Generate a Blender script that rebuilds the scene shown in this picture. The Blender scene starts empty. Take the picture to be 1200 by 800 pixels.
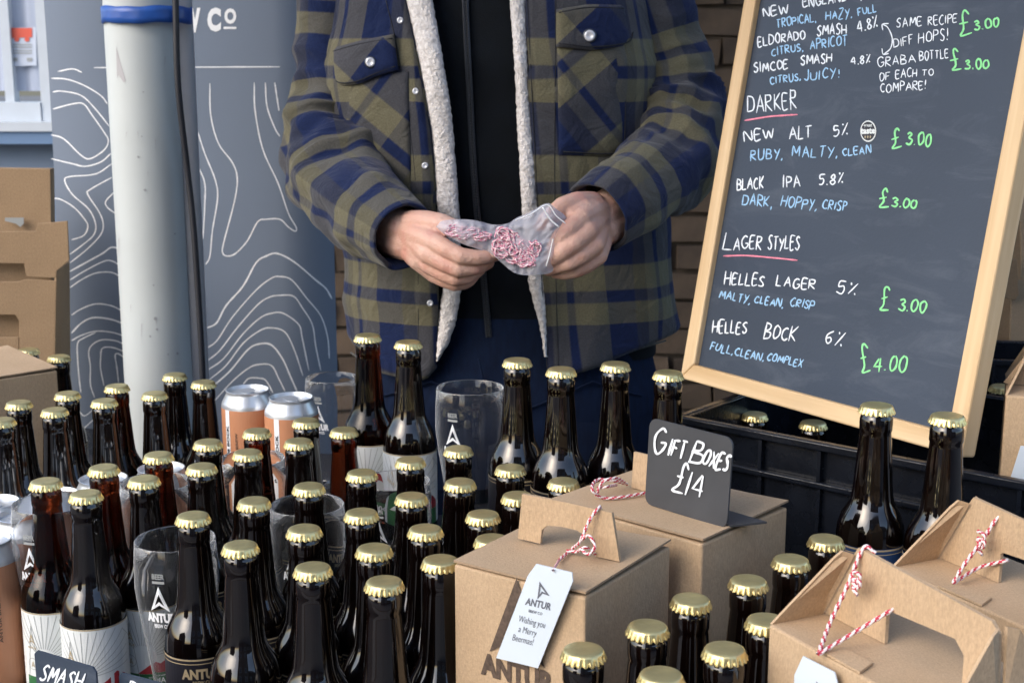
import bpy, math, random
from mathutils import Vector, Matrix, noise
random.seed(7)
R = math.radians
sc = bpy.context.scene
col = sc.collection
# ------------------------------------------------------------------ camera, sky, sun, exposure
CAMZ = 1.38; PITCH = R(11.5); F = 1600.0
cam = bpy.data.objects.new('camera', bpy.data.cameras.new('camera')); col.objects.link(cam)
cam.location = (0, 0, CAMZ); cam.rotation_euler = (math.pi/2 - PITCH, 0, 0)
cam.data.sensor_width = 36; cam.data.lens = 48; cam.data.clip_end = 500; cam.data.clip_start = .05
sc.camera = cam
cam.data.dof.use_dof = True; cam.data.dof.focus_distance = 1.25; cam.data.dof.aperture_fstop = 16
w = bpy.data.worlds.new('World'); sc.world = w; w.use_nodes = True
nt = w.node_tree; bg = nt.nodes['Background']
sky = nt.nodes.new('ShaderNodeTexSky'); sky.sky_type = 'NISHITA'; sky.sun_disc = False
SUN_EL, SUN_AZ = R(36), R(232)      # azimuth clockwise from +Y: behind the camera, to its left
sky.sun_elevation = SUN_EL; sky.sun_rotation = SUN_AZ; sky.air_density = 1.0; sky.dust_density = 2.5; sky.ozone_density = 1.0
nt.links.new(sky.outputs[0], bg.inputs[0]); bg.inputs[1].default_value = .15
sd = bpy.data.lights.new('sun', 'SUN'); sd.energy = .28; sd.angle = R(45); sd.color = (1, .97, .93)
so = bpy.data.objects.new('sun', sd); col.objects.link(so)
dv = Vector((math.sin(SUN_AZ)*math.cos(SUN_EL), math.cos(SUN_AZ)*math.cos(SUN_EL), math.sin(SUN_EL)))
so.rotation_euler = dv.to_track_quat('Z', 'Y').to_euler(); so.location = dv*20
sc.view_settings.view_transform = 'Standard'; sc.view_settings.look = 'None'
sc.view_settings.exposure = 1.32; sc.view_settings.gamma = 1
sc.cycles.max_bounces = 14; sc.cycles.transmission_bounces = 12; sc.cycles.transparent_max_bounces = 24
sc.cycles.glossy_bounces = 6; sc.cycles.sample_clamp_indirect = 6

# ------------------------------------------------------------------ helpers
T = CAMZ - .632                     # table top height
BH = .232                           # bottle height
def ray(px, py):
    x = (px-600)/F; d = (py-400)/F
    return Vector((x, math.cos(PITCH)-d*math.sin(PITCH), -(math.sin(PITCH)+d*math.cos(PITCH))))
CO = Vector((0, 0, CAMZ))
def at(px, py, Y): r = ray(px, py); return CO + r*(Y/r.y)
def onz(px, py, z): r = ray(px, py); return CO + r*((z-CAMZ)/r.z)
def onplane(px, py, o, n): r = ray(px, py); return CO + r*((o-CO).dot(n)/r.dot(n))

def tag(o, label=None, cat=None, group=None, kind=None):
    if label: o['label'] = label
    if cat: o['category'] = cat
    if group: o['group'] = group
    if kind: o['kind'] = kind
    return o
def empty(name, loc=(0, 0, 0), rz=0, **k):
    o = bpy.data.objects.new(name, None); col.objects.link(o); o.location = loc; o.rotation_euler = (0, 0, rz)
    o.empty_display_size = .05
    return tag(o, **k)
def link(name, me, parent=None, loc=None):
    o = bpy.data.objects.new(name, me); col.objects.link(o)
    if parent: o.parent = parent
    if loc is not None: o.location = loc
    return o
def lerp(a, b, t): return a+(b-a)*t
def interp(tab, x):
    if x <= tab[0][0]: return tab[0][1]
    for (a, b), (c, d) in zip(tab, tab[1:]):
        if x <= c: return b+(d-b)*(x-a)/(c-a)
    return tab[-1][1]
def cat_rom(pts, n=4):
    P = [Vector(p) for p in pts]
    if len(P) < 3: return P
    Q = [P[0]*2-P[1]]+P+[P[-1]*2-P[-2]]; out = []
    for i in range(1, len(Q)-2):
        a, b, c, d = Q[i-1:i+3]
        for k in range(n):
            t = k/n
            out.append(.5*((2*b)+(c-a)*t+(2*a-5*b+4*c-d)*t*t+(3*b-a-3*c+d)*t**3))
    out.append(P[-1]); return out

class MB:
    def __init__(s): s.v = []; s.f = []; s.m = []; s.uv = []; s.has = False
    def add(s, vs, fs, mat=0, uvs=None):
        b = len(s.v); s.v += [tuple(v) for v in vs]
        for f in fs:
            s.f.append([b+i for i in f]); s.m.append(mat)
            s.uv.append([uvs[i] for i in f] if uvs else [(0, 0)]*len(f))
        if uvs: s.has = True
    def box(s, c, d, mat=0, M=None):
        x, y, z = [k/2 for k in d]
        vs = [Vector((i*x, j*y, k*z))+Vector(c) for k in (-1, 1) for j in (-1, 1) for i in (-1, 1)]
        if M: vs = [M @ v for v in vs]
        s.add(vs, [(0, 2, 3, 1), (4, 5, 7, 6), (0, 1, 5, 4), (1, 3, 7, 5), (3, 2, 6, 7), (2, 0, 4, 6)], mat)
    def prism(s, poly, z0, z1, mat=0, f=None):
        f = f or (lambda x, y, z: Vector((x, y, z)))
        n = len(poly)
        vs = [f(x, y, z0) for x, y in poly]+[f(x, y, z1) for x, y in poly]
        s.add(vs, [list(range(n))[::-1], list(range(n, 2*n))]+[(i, (i+1) % n, n+(i+1) % n, n+i) for i in range(n)], mat)
    def lathe(s, prof, seg=32, mat=0, c=(0, 0, 0), caps=(True, True)):
        vs = []; n = len(prof)
        for r, z in prof:
            for j in range(seg):
                a = 2*math.pi*j/seg; vs.append((c[0]+r*math.cos(a), c[1]+r*math.sin(a), c[2]+z))
        fs = [(i*seg+j, i*seg+(j+1) % seg, (i+1)*seg+(j+1) % seg, (i+1)*seg+j) for i in range(n-1) for j in range(seg)]
        if caps[0]: fs.append(list(range(seg))[::-1])
        if caps[1]: fs.append([(n-1)*seg+j for j in range(seg)])
        s.add(vs, fs, mat)
    def grid(s, P, mat=0, uv=None, closed=False):   # P[i][j]
        n = len(P); m = len(P[0]); vs = [p for r in P for p in r]
        uvs = [u for r in uv for u in r] if uv else None
        fs = [(i*m+j, i*m+j+1, (i+1)*m+j+1, (i+1)*m+j) for i in range(n-1) for j in range(m-1)]
        if closed: fs += [(i*m+m-1, i*m, (i+1)*m, (i+1)*m+m-1) for i in range(n-1)]
        s.add(vs, fs, mat, uvs)
    def tube(s, pts, r, seg=8, mat=0, mat2=None, pitch=3, caps=True):
        P = [Vector(p) for p in pts]; n = len(P); ref = Vector((0.31, .2, 1)).normalized(); vs = []
        for i, p in enumerate(P):
            t = (P[min(i+1, n-1)]-P[max(i-1, 0)])
            t = t.normalized() if t.length > 1e-9 else Vector((0, 0, 1))
            ref = (ref-t*ref.dot(t)); ref = ref.normalized() if ref.length > 1e-6 else t.orthogonal().normalized()
            q = t.cross(ref); rr = r(i/(n-1)) if callable(r) else r
            for j in range(seg):
                a = 2*math.pi*j/seg; vs.append(p+ref*math.cos(a)*rr+q*math.sin(a)*rr)
        b = len(s.v); s.v += [tuple(v) for v in vs]
        for i in range(n-1):
            for j in range(seg):
                s.f.append([b+i*seg+j, b+i*seg+(j+1) % seg, b+(i+1)*seg+(j+1) % seg, b+(i+1)*seg+j])
                k = mat if mat2 is None else (mat if ((j*2*pitch//seg + i) % (pitch*1)) < pitch/2 else mat2)
                s.m.append(k); s.uv.append([(0, 0)]*4)
        if caps:
            s.f.append([b+j for j in range(seg)][::-1]); s.m.append(mat); s.uv.append([(0, 0)]*seg)
            s.f.append([b+(n-1)*seg+j for j in range(seg)]); s.m.append(mat); s.uv.append([(0, 0)]*seg)
    def mesh(s, name, mats, smooth=False, sharp=None):
        me = bpy.data.meshes.new(name); me.from_pydata(s.v, [], s.f); me.validate(clean_customdata=False) if False else None
        for m in (mats if isinstance(mats, (list, tuple)) else [mats]): me.materials.append(m)
        me.polygons.foreach_set('material_index', s.m)
        if s.has:
            l = me.uv_layers.new(name='UVMap'); flat = [c for f in s.uv for u in f for c in u]
            l.data.foreach_set('uv', flat)
        if smooth:
            me.polygons.foreach_set('use_smooth', [True]*len(me.polygons))
            if sharp: me.set_sharp_from_angle(angle=R(sharp))
        me.update(); return me
    def build(s, name, mats, parent=None, smooth=False, sharp=None, loc=None):
        return link(name, s.mesh(name, mats, smooth, sharp), parent, loc)
def bevel(o, w=.0015, seg=2):
    m = o.modifiers.new('bevel', 'BEVEL'); m.width = w; m.segments = seg; m.limit_method = 'ANGLE'; return o

# ------------------------------------------------------------------ materials
def mat(name, c, rough=.6, metal=0, spec=.5, var=0, vscale=20, bump=0, bscale=200, coat=0, trans=0, ior=1.5, c2=None, stretch=(1, 1, 1), detail=4, objrand=0, sheen=0, aniso=None):
    m = bpy.data.materials.new(name); m.use_nodes = True; t = m.node_tree; N = t.nodes; L = t.links
    b = N['Principled BSDF']; b.inputs['Base Color'].default_value = (*c, 1); b.inputs['Roughness'].default_value = rough
    b.inputs['Metallic'].default_value = metal; b.inputs['Specular IOR Level'].default_value = spec
    b.inputs['Coat Weight'].default_value = coat; b.inputs['Coat Roughness'].default_value = .05
    b.inputs['Transmission Weight'].default_value = trans; b.inputs['IOR'].default_value = ior
    b.inputs['Sheen Weight'].default_value = sheen
    tc = N.new('ShaderNodeTexCoord'); mp = N.new('ShaderNodeMapping'); mp.inputs['Scale'].default_value = stretch
    L.new(tc.outputs['Object'], mp.inputs[0])
    if var or c2:
        n = N.new('ShaderNodeTexNoise'); n.inputs['Scale'].default_value = vscale; n.inputs['Detail'].default_value = detail
        L.new(mp.outputs[0], n.inputs[0])
        r = N.new('ShaderNodeValToRGB'); r.color_ramp.elements[0].position = .3; r.color_ramp.elements[1].position = .7
        ca = tuple(x*(1-var) for x in c); cb = c2 or tuple(min(1, x*(1+var)) for x in c)
        r.color_ramp.elements[0].color = (*ca, 1); r.color_ramp.elements[1].color = (*cb, 1)
        L.new(n.outputs[0], r.inputs[0]); out = r.outputs[0]
        if objrand:
            oi = N.new('ShaderNodeObjectInfo'); hs = N.new('ShaderNodeHueSaturation'); mr = N.new('ShaderNodeMapRange')
            mr.inputs[3].default_value = 1-objrand; mr.inputs[4].default_value = 1+objrand
            L.new(oi.outputs['Random'], mr.inputs[0]); L.new(mr.outputs[0], hs.inputs['Value']); L.new(out, hs.inputs['Color']); out = hs.outputs[0]
        L.new(out, b.inputs['Base Color'])
        rr = N.new('ShaderNodeMapRange'); rr.inputs[3].default_value = max(0, rough-.08); rr.inputs[4].default_value = min(1, rough+.08)
        L.new(n.outputs[0], rr.inputs[0]); L.new(rr.outputs[0], b.inputs['Roughness'])
    if bump:
        n2 = N.new('ShaderNodeTexNoise'); n2.inputs['Scale'].default_value = bscale; n2.inputs['Detail'].default_value = 4
        L.new(mp.outputs[0], n2.inputs[0]); bp = N.new('ShaderNodeBump'); bp.inputs['Strength'].default_value = bump; bp.inputs['Distance'].default_value = .002
        L.new(n2.outputs[0], bp.inputs['Height']); L.new(bp.outputs[0], b.inputs['Normal'])
    return m
M = {}
M['cloth'] = mat('black_tablecloth', (.012, .014, .022), .8, var=.3, bump=.4, bscale=400)
M['glass_dark'] = mat('dark_bottle_glass', (.002, .0015, .0015), .03, spec=.85, var=.5, vscale=25, c2=(.004, .0015, .001))
M['glass_amber'] = mat('amber_bottle_glass', (.10, .017, .005), .02, trans=1, ior=1.38)
M['gold'] = mat('gold_cap', (.80, .66, .31), .34, metal=.9, var=.1, vscale=60, bump=.12, bscale=350, objrand=.08)
M['gold_in'] = mat('gold_cap_top', (.62, .54, .26), .38, metal=.8, var=.1, vscale=90, bump=.2, bscale=300)
M['label_white'] = mat('white_label_paper', (.70, .74, .74), .55, var=.04, bump=.1)
M['label_black'] = mat('black_label_paper', (.012, .012, .018), .4, var=.2)
M['label_blue'] = mat('blue_label_paper', (.02, .05, .13), .4, var=.2)
M['print_gold'] = mat('gold_print', (.52, .42, .26), .4, metal=.3)
M['print_grey'] = mat('grey_print', (.30, .32, .32), .6)
M['print_red'] = mat('red_print', (.42, .03, .04), .5, var=.1)
M['print_green'] = mat('green_print', (.03, .15, .05), .5, var=.1)
M['print_white'] = mat('white_print', (.86, .89, .92), .5)
M['print_dark'] = mat('dark_box_print', (.09, .062, .045), .7, var=.35, vscale=300)
M['print_ink'] = mat('grey_ink', (.12, .13, .16), .6)
M['kraft'] = mat('kraft_cardboard', (.44, .315, .195), .8, spec=.25, c2=(.50, .365, .235), vscale=14, bump=.25, bscale=500, objrand=.04)
def kraft_fibre(m):
    t = m.node_tree; N = t.nodes; L = t.links; b = N['Principled BSDF']; src = b.inputs['Base Color'].links[0].from_socket
    tc = N.new('ShaderNodeTexCoord'); mp = N.new('ShaderNodeMapping'); mp.inputs['Scale'].default_value = (1, 1, .35); L.new(tc.outputs['Object'], mp.inputs[0])
    n = N.new('ShaderNodeTexNoise'); n.inputs['Scale'].default_value = 700; n.inputs['Detail'].default_value = 5; n.inputs['Roughness'].default_value = .7; L.new(mp.outputs[0], n.inputs[0])
    r = N.new('ShaderNodeMapRange'); r.inputs[1].default_value = .3; r.inputs[2].default_value = .7; r.inputs[3].default_value = .80; r.inputs[4].default_value = 1.14; L.new(n.outputs[0], r.inputs[0])
    w2 = N.new('ShaderNodeTexWave'); w2.wave_type = 'BANDS'; w2.bands_direction = 'X'; w2.inputs['Scale'].default_value = 55; w2.inputs['Distortion'].default_value = 1.2; L.new(tc.outputs['Object'], w2.inputs[0])
    r2_ = N.new('ShaderNodeMapRange'); r2_.inputs[3].default_value = .988; r2_.inputs[4].default_value = 1.01; L.new(w2.outputs['Fac'], r2_.inputs[0])
    mu = N.new('ShaderNodeMath'); mu.operation = 'MULTIPLY'; L.new(r.outputs[0], mu.inputs[0]); L.new(r2_.outputs[0], mu.inputs[1])
    hs = N.new('ShaderNodeHueSaturation'); L.new(src, hs.inputs['Color']); L.new(mu.outputs[0], hs.inputs['Value']); L.new(hs.outputs[0], b.inputs['Base Color'])
    n4 = N.new('ShaderNodeTexNoise'); n4.inputs['Scale'].default_value = 22; n4.inputs['Detail'].default_value = 2; L.new(tc.outputs['Object'], n4.inputs[0])
    b2 = N.new('ShaderNodeBump'); b2.inputs['Strength'].default_value = .35; b2.inputs['Distance'].default_value = .004; L.new(n4.outputs[0], b2.inputs['Height'])
    old = b.inputs['Normal'].links[0].from_node; L.new(b2.outputs[0], old.inputs['Normal'])
kraft_fibre(M['kraft'])
M['kraft_edge'] = mat('cardboard_cut_edge', (.33, .235, .15), .9, var=.2, vscale=600)
M['kraft_dull'] = mat('brown_cardboard', (.31, .215, .13), .85, spec=.2, var=.08, vscale=9, bump=.2, bscale=400, objrand=.06); kraft_fibre(M['kraft_dull'])
M['tag'] = mat('white_card_tag', (.58, .66, .74), .5, var=.02)
M['clear'] = mat('clear_glass', (1, 1, 1), .01, trans=1, ior=1.45)
_t = M['clear'].node_tree; _tr = _t.nodes.new('ShaderNodeBsdfDiffuse'); _tr.inputs[0].default_value = (.85, .9, .95, 1); _mx = _t.nodes.new('ShaderNodeMixShader')
_lw = _t.nodes.new('ShaderNodeLayerWeight'); _lw.inputs[0].default_value = .5; _pw = _t.nodes.new('ShaderNodeMath'); _pw.operation = 'POWER'; _pw.inputs[1].default_value = 4; _ma = _t.nodes.new('ShaderNodeMath'); _ma.operation = 'MULTIPLY_ADD'; _ma.inputs[1].default_value = .42; _ma.inputs[2].default_value = .006  # diffuse white blended in at grazing edges, standing in for bright rim reflections
_t.links.new(_lw.outputs['Facing'], _pw.inputs[0]); _t.links.new(_pw.outputs[0], _ma.inputs[0]); _t.links.new(_ma.outputs[0], _mx.inputs[0])
_t.links.new(_t.nodes['Principled BSDF'].outputs[0], _mx.inputs[1]); _t.links.new(_tr.outputs[0], _mx.inputs[2]); _t.links.new(_mx.outputs[0], _t.nodes['Material Output'].inputs[0])
M['can'] = mat('can_aluminium', (.66, .70, .74), .36, metal=.7, var=.05, vscale=40)
M['can_orange'] = mat('orange_can_print', (.52, .235, .12), .5, var=.05, vscale=30)
M['crate'] = mat('black_plastic', (.006, .008, .013), .27, var=.3, vscale=30, bump=.2, bscale=250)
M['slate'] = mat('chalkboard_slate', (.028, .042, .068), .5, spec=.4, c2=(.040, .057, .088), vscale=5, detail=10, bump=.1, bscale=300)
def smudge(m):
    t = m.node_tree; N = t.nodes; L = t.links; bb = N['Principled BSDF']; src = bb.inputs['Base Color'].links[0].from_socket
    tc = N.new('ShaderNodeTexCoord'); mp = N.new('ShaderNodeMapping'); mp.inputs['Scale'].default_value = (1, 1, 3.5); mp.inputs['Rotation'].default_value = (0, .5, 0); L.new(tc.outputs['Object'], mp.inputs[0])
    n = N.new('ShaderNodeTexNoise'); n.inputs['Scale'].default_value = 9; n.inputs['Detail'].default_value = 9; n.inputs['Roughness'].default_value = .68; n.inputs['Distortion'].default_value = .8; L.new(mp.outputs[0], n.inputs[0])
    r = N.new('ShaderNodeMapRange'); r.inputs[1].default_value = .52; r.inputs[2].default_value = .8; r.inputs[4].default_value = .16; L.new(n.outputs[0], r.inputs[0])
    mx = N.new('ShaderNodeMix'); mx.data_type = 'RGBA'; mx.inputs[7].default_value = (.30, .34, .40, 1); L.new(r.outputs[0], mx.inputs[0]); L.new(src, mx.inputs[6]); L.new(mx.outputs[2], bb.inputs['Base Color'])
smudge(M['slate'])
M['slate_dark'] = mat('price_sign_slate', (.035, .038, .045), .5, c2=(.05, .054, .062), vscale=25, detail=8)
def wood():
    m = mat('pine_wood', (.62, .43, .23), .5, c2=(.74, .55, .32), vscale=14, detail=6, stretch=(1, 1, 1), bump=.1, bscale=120)
    return m
def grain(name, ax):
    st = [30, 30, 30]; st[ax] = 1.5
    return mat(name, (.56, .37, .18), .5, c2=(.76, .57, .34), vscale=2.2, detail=7, stretch=tuple(st), bump=.08, bscale=8)
M['wood_x'] = grain('pine_wood_across', 0); M['wood_z'] = grain('pine_wood_along', 2)
M['chalk_w'] = mat('white_chalk_ink', (.78, .84, .92), .8, var=.12, vscale=300)
M['chalk_b'] = mat('blue_chalk_ink', (.34, .57, .82), .8, var=.15, vscale=300)
M['chalk_g'] = mat('green_chalk_ink', (.27, .74, .32), .8, var=.12, vscale=300)
M['chalk_r'] = mat('pink_chalk_ink', (.78, .25, .34), .8, var=.12, vscale=300)
M['banner'] = mat('grey_banner_cloth', (.170, .212, .280), .7, spec=.3, var=.05, vscale=3, bump=.12, bscale=500)
M['pole'] = mat('white_powder_coat', (.50, .545, .55), .45, var=.06, vscale=6, detail=8)
M['pole2'] = mat('grey_sheath', (.40, .40, .42), .5, var=.05)
M['scuff'] = mat('scuff_marks', (.33, .35, .37), .6)
M['tape'] = mat('blue_tape', (.018, .085, .36), .35, var=.1, vscale=50, bump=.3, bscale=60)
M['rubber'] = mat('black_cable', (.02, .022, .03), .5)
M['twr'] = mat('red_twine', (.50, .04, .07), .8); M['tww'] = mat('white_twine', (.80, .74, .74), .85)
M['twl'] = mat('pale_pink_twine', (.86, .72, .76), .85); M['twp'] = mat('pink_twine', (.60, .17, .28), .8)
M['skin'] = mat('skin', (.58, .33, .25), .5, c2=(.66, .43, .345), vscale=28, detail=8, bump=.45, bscale=420)
b = M['skin'].node_tree.nodes['Principled BSDF']; b.inputs['Subsurface Weight'].default_value = .12; b.inputs['Subsurface Radius'].default_value = (.01, .004, .002)
def skin_detail():
    t = M['skin'].node_tree; N = t.nodes; L = t.links; bb = N['Principled BSDF']; src = bb.inputs['Base Color'].links[0].from_socket
    tc = N.new('ShaderNodeTexCoord'); n = N.new('ShaderNodeTexNoise'); n.inputs['Scale'].default_value = 38; n.inputs['Detail'].default_value = 3; L.new(tc.outputs['Object'], n.inputs[0])
    r = N.new('ShaderNodeMapRange'); r.inputs[1].default_value = .5; r.inputs[2].default_value = .72; r.inputs[4].default_value = .5; L.new(n.outputs[0], r.inputs[0])
    mx = N.new('ShaderNodeMix'); mx.data_type = 'RGBA'; mx.inputs[7].default_value = (.56, .22, .18, 1); L.new(r.outputs[0], mx.inputs[0]); L.new(src, mx.inputs[6]); L.new(mx.outputs[2], bb.inputs['Base Color'])
    v = N.new('ShaderNodeTexVoronoi'); v.feature = 'DISTANCE_TO_EDGE'; v.inputs['Scale'].default_value = 420; L.new(tc.outputs['Object'], v.inputs['Vector'])
    b2 = N.new('ShaderNodeBump'); b2.inputs['Strength'].default_value = .25; b2.inputs['Distance'].default_value = .0006; L.new(v.outputs['Distance'], b2.inputs['Height'])
    old = bb.inputs['Normal'].links[0].from_node; L.new(b2.outputs[0], old.inputs['Normal'])
skin_detail()
M['nail'] = mat('finger_nail', (.62, .40, .34), .3)
M['black_top'] = mat('black_softshell', (.004, .006, .009), .85, spec=.15, var=.3, bump=.2, bscale=600)
M['zip'] = mat('black_zip', (.03, .035, .045), .4, metal=.2)
M['denim'] = mat('dark_denim', (.0035, .008, .024), .9, spec=.15, c2=(.006, .014, .04), vscale=60, stretch=(3, 3, .6), bump=.3, bscale=700)
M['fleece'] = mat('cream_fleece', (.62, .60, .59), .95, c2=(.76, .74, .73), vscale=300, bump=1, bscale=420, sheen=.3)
def fleece_relief():
    t = M['fleece'].node_tree; N = t.nodes; L = t.links; tc = N.new('ShaderNodeTexCoord'); nz = N.new('ShaderNodeTexNoise'); nz.inputs['Scale'].default_value = 140
    L.new(tc.outputs['Object'], nz.inputs[0]); ad = N.new('ShaderNodeMix'); ad.data_type = 'RGBA'; ad.inputs[0].default_value = .012; L.new(tc.outputs['Object'], ad.inputs[6]); L.new(nz.outputs['Color'], ad.inputs[7])
    v = N.new('ShaderNodeTexVoronoi'); v.inputs['Scale'].default_value = 230; v.feature = 'SMOOTH_F1'; L.new(ad.outputs[2], v.inputs['Vector'])
    bp = N.new('ShaderNodeBump'); bp.invert = True; bp.inputs['Strength'].default_value = .7; bp.inputs['Distance'].default_value = .0025; L.new(v.outputs['Distance'], bp.inputs['Height'])
    b = N['Principled BSDF']; L.new(bp.outputs[0], b.inputs['Normal'])
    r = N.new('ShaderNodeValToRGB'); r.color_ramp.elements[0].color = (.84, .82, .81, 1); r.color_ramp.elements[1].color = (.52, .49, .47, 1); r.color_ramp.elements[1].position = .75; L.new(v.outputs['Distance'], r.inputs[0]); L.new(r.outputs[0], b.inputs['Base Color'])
fleece_relief()
M['snap'] = mat('pearl_snap', (.75, .77, .82), .25, metal=.3); M['snap_rim'] = mat('snap_rim', (.06, .07, .09), .35, metal=.6)
M['hair'] = mat('brown_hair', (.05, .03, .02), .6, var=.3, bump=.6)
M['boot'] = mat('brown_leather', (.05, .03, .02), .5)
M['brick'] = mat('dark_brick', (.052, .037, .026), .92, c2=(.100, .072, .049), vscale=14, detail=8, bump=.9, bscale=60, objrand=.18)
M['mortar'] = mat('mortar', (.078, .060, .044), .95, var=.25, vscale=12, bump=.6, bscale=100)
M['bluewall'] = mat('blue_painted_wall', (.13, .22, .37), .7, var=.06, vscale=2, bump=.2, bscale=80)
M['greywall'] = mat('grey_blue_render', (.17, .23, .32), .8, var=.08, vscale=3, bump=.3, bscale=80)
M['whitepaint'] = mat('white_window_paint', (.52, .58, .64), .4, var=.03)
M['curtain'] = mat('net_curtain', (.40, .45, .55), .9, var=.12, vscale=12, stretch=(4, 1, .2))
M['pane'] = mat('window_pane', (.10, .13, .17), .05, spec=.6)
M['paving'] = mat('paving_stone', (.20, .19, .18), .85, var=.2, vscale=6, bump=.4, bscale=40, objrand=.15)
M['ground'] = mat('street_surface', (.14, .14, .14), .9, var=.2, vscale=2)
M['facade'] = mat('stone_facade', (.09, .085, .08), .85, var=.2, vscale=2)
M['facade_b'] = mat('rendered_facade', (.13, .125, .12), .85, var=.1, vscale=2)
M['roof'] = mat('slate_roof', (.07, .075, .085), .7, var=.3, vscale=5)
M['canopy'] = mat('canopy_fabric', (.42, .46, .52), .8, var=.05)
_t = M['canopy'].node_tree; _tr = _t.nodes.new('ShaderNodeBsdfTranslucent'); _tr.inputs[0].default_value = (.62, .68, .78, 1); _mx = _t.nodes.new('ShaderNodeMixShader'); _mx.inputs[0].default_value = .6
_t.links.new(_t.nodes['Principled BSDF'].outputs[0], _mx.inputs[1]); _t.links.new(_tr.outputs[0], _mx.inputs[2]); _t.links.new(_mx.outputs[0], _t.nodes['Material Output'].inputs[0])
M['poster'] = mat('poster_paper', (.5, .56, .66), .6); M['poster_r'] = mat('poster_red', (.62, .10, .06), .6)
def plaid(name='plaid_flannel'):
    m = bpy.data.materials.new(name); m.use_nodes = True; t = m.node_tree; N = t.nodes; L = t.links; b = N['Principled BSDF']
    b.inputs['Roughness'].default_value = .95; b.inputs['Specular IOR Level'].default_value = .15; b.inputs['Sheen Weight'].default_value = .12
    uv = N.new('ShaderNodeUVMap'); uv.uv_map = 'UVMap'; nz = N.new('ShaderNodeTexNoise'); nz.inputs['Scale'].default_value = 900; nz.inputs['Detail'].default_value = 2
    L.new(uv.outputs[0], nz.inputs[0])
    wob = N.new('ShaderNodeVectorMath'); wob.operation = 'SCALE'; wob.inputs['Scale'].default_value = .0022; L.new(nz.outputs['Color'], wob.inputs[0])
    ad = N.new('ShaderNodeVectorMath'); ad.operation = 'ADD'; L.new(uv.outputs[0], ad.inputs[0]); L.new(wob.outputs[0], ad.inputs[1])
    sx = N.new('ShaderNodeSeparateXYZ'); L.new(ad.outputs[0], sx.inputs[0])
    navy = (.007, .015, .056, 1); olive = (.122, .114, .074, 1); mid = (.040, .040, .034, 1)
    outs = []
    for k in (0, 1):
        mu = N.new('ShaderNodeMath'); mu.operation = 'MULTIPLY'; mu.inputs[1].default_value = 1/.148; L.new(sx.outputs[k], mu.inputs[0])
        fr = N.new('ShaderNodeMath'); fr.operation = 'FRACT'; L.new(mu.outputs[0], fr.inputs[0])
        r = N.new('ShaderNodeValToRGB'); r.color_ramp.interpolation = 'LINEAR'; e = r.color_ramp.elements
        stops = [(0, olive if k else mid), (.19, olive if k else mid), (.205, navy), (.30, navy), (.315, olive), (.53, olive), (.545, navy), (.985, navy)]
        if k == 0: stops = [(0, navy), (.33, navy), (.345, mid), (.48, mid), (.495, olive), (.62, olive), (.635, navy), (.69, navy), (.705, olive), (.985, olive)]
        e[0].position = 0; e[0].color = stops[0][1]; e[1].position = stops[1][0]; e[1].color = stops[1][1]
        for p, c in stops[2:]:
            q = e.new(p); q.color = c
        L.new(fr.outputs[0], r.inputs[0]); outs.append(r.outputs[0])
    mx = N.new('ShaderNodeMix'); mx.data_type = 'RGBA'; mx.inputs[0].default_value = .6
    L.new(outs[0], mx.inputs[6]); L.new(outs[1], mx.inputs[7])
    n3 = N.new('ShaderNodeTexNoise'); n3.inputs['Scale'].default_value = 500; n3.inputs['Detail'].default_value = 3; L.new(uv.outputs[0], n3.inputs[0])
    mr = N.new('ShaderNodeMapRange'); mr.inputs[3].default_value = .6; mr.inputs[4].default_value = 1.4; L.new(n3.outputs[0], mr.inputs[0])
    hs = N.new('ShaderNodeHueSaturation'); L.new(mx.outputs[2], hs.inputs['Color']); L.new(mr.outputs[0], hs.inputs['Value'])
    L.new(hs.outputs[0], b.inputs['Base Color'])
    bp = N.new('ShaderNodeBump'); bp.inputs['Strength'].default_value = .35; bp.inputs['Distance'].default_value = .001
    n5 = N.new('ShaderNodeTexNoise'); n5.inputs['Scale'].default_value = 28; n5.inputs['Detail'].default_value = 3; n5.inputs['Distortion'].default_value = 1.2; L.new(uv.outputs[0], n5.inputs[0])
    b5 = N.new('ShaderNodeBump'); b5.inputs['Strength'].default_value = .8; b5.inputs['Distance'].default_value = .006; L.new(n5.outputs[0], b5.inputs['Height']); L.new(b5.outputs[0], bp.inputs['Normal'])
    L.new(n3.outputs[0], bp.inputs['Height']); L.new(bp.outputs[0], b.inputs['Normal'])
    return m
M['plaid'] = plaid(); M['plaid_dark'] = mat('dark_thread', (.012, .014, .02), .9)
def bagmat():
    m = bpy.data.materials.new('clear_plastic_bag'); m.use_nodes = True; t = m.node_tree; N = t.nodes; L = t.links; b = N['Principled BSDF']
    b.inputs['Base Color'].default_value = (.72, .74, .84, 1); b.inputs['Roughness'].default_value = .22
    tr = N.new('ShaderNodeBsdfTransparent'); mx = N.new('ShaderNodeMixShader'); mx.inputs[0].default_value = .40
    L.new(tr.outputs[0], mx.inputs[1]); L.new(b.outputs[0], mx.inputs[2]); L.new(mx.outputs[0], N['Material Output'].inputs[0])
    return m
M['bag'] = bagmat()

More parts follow.
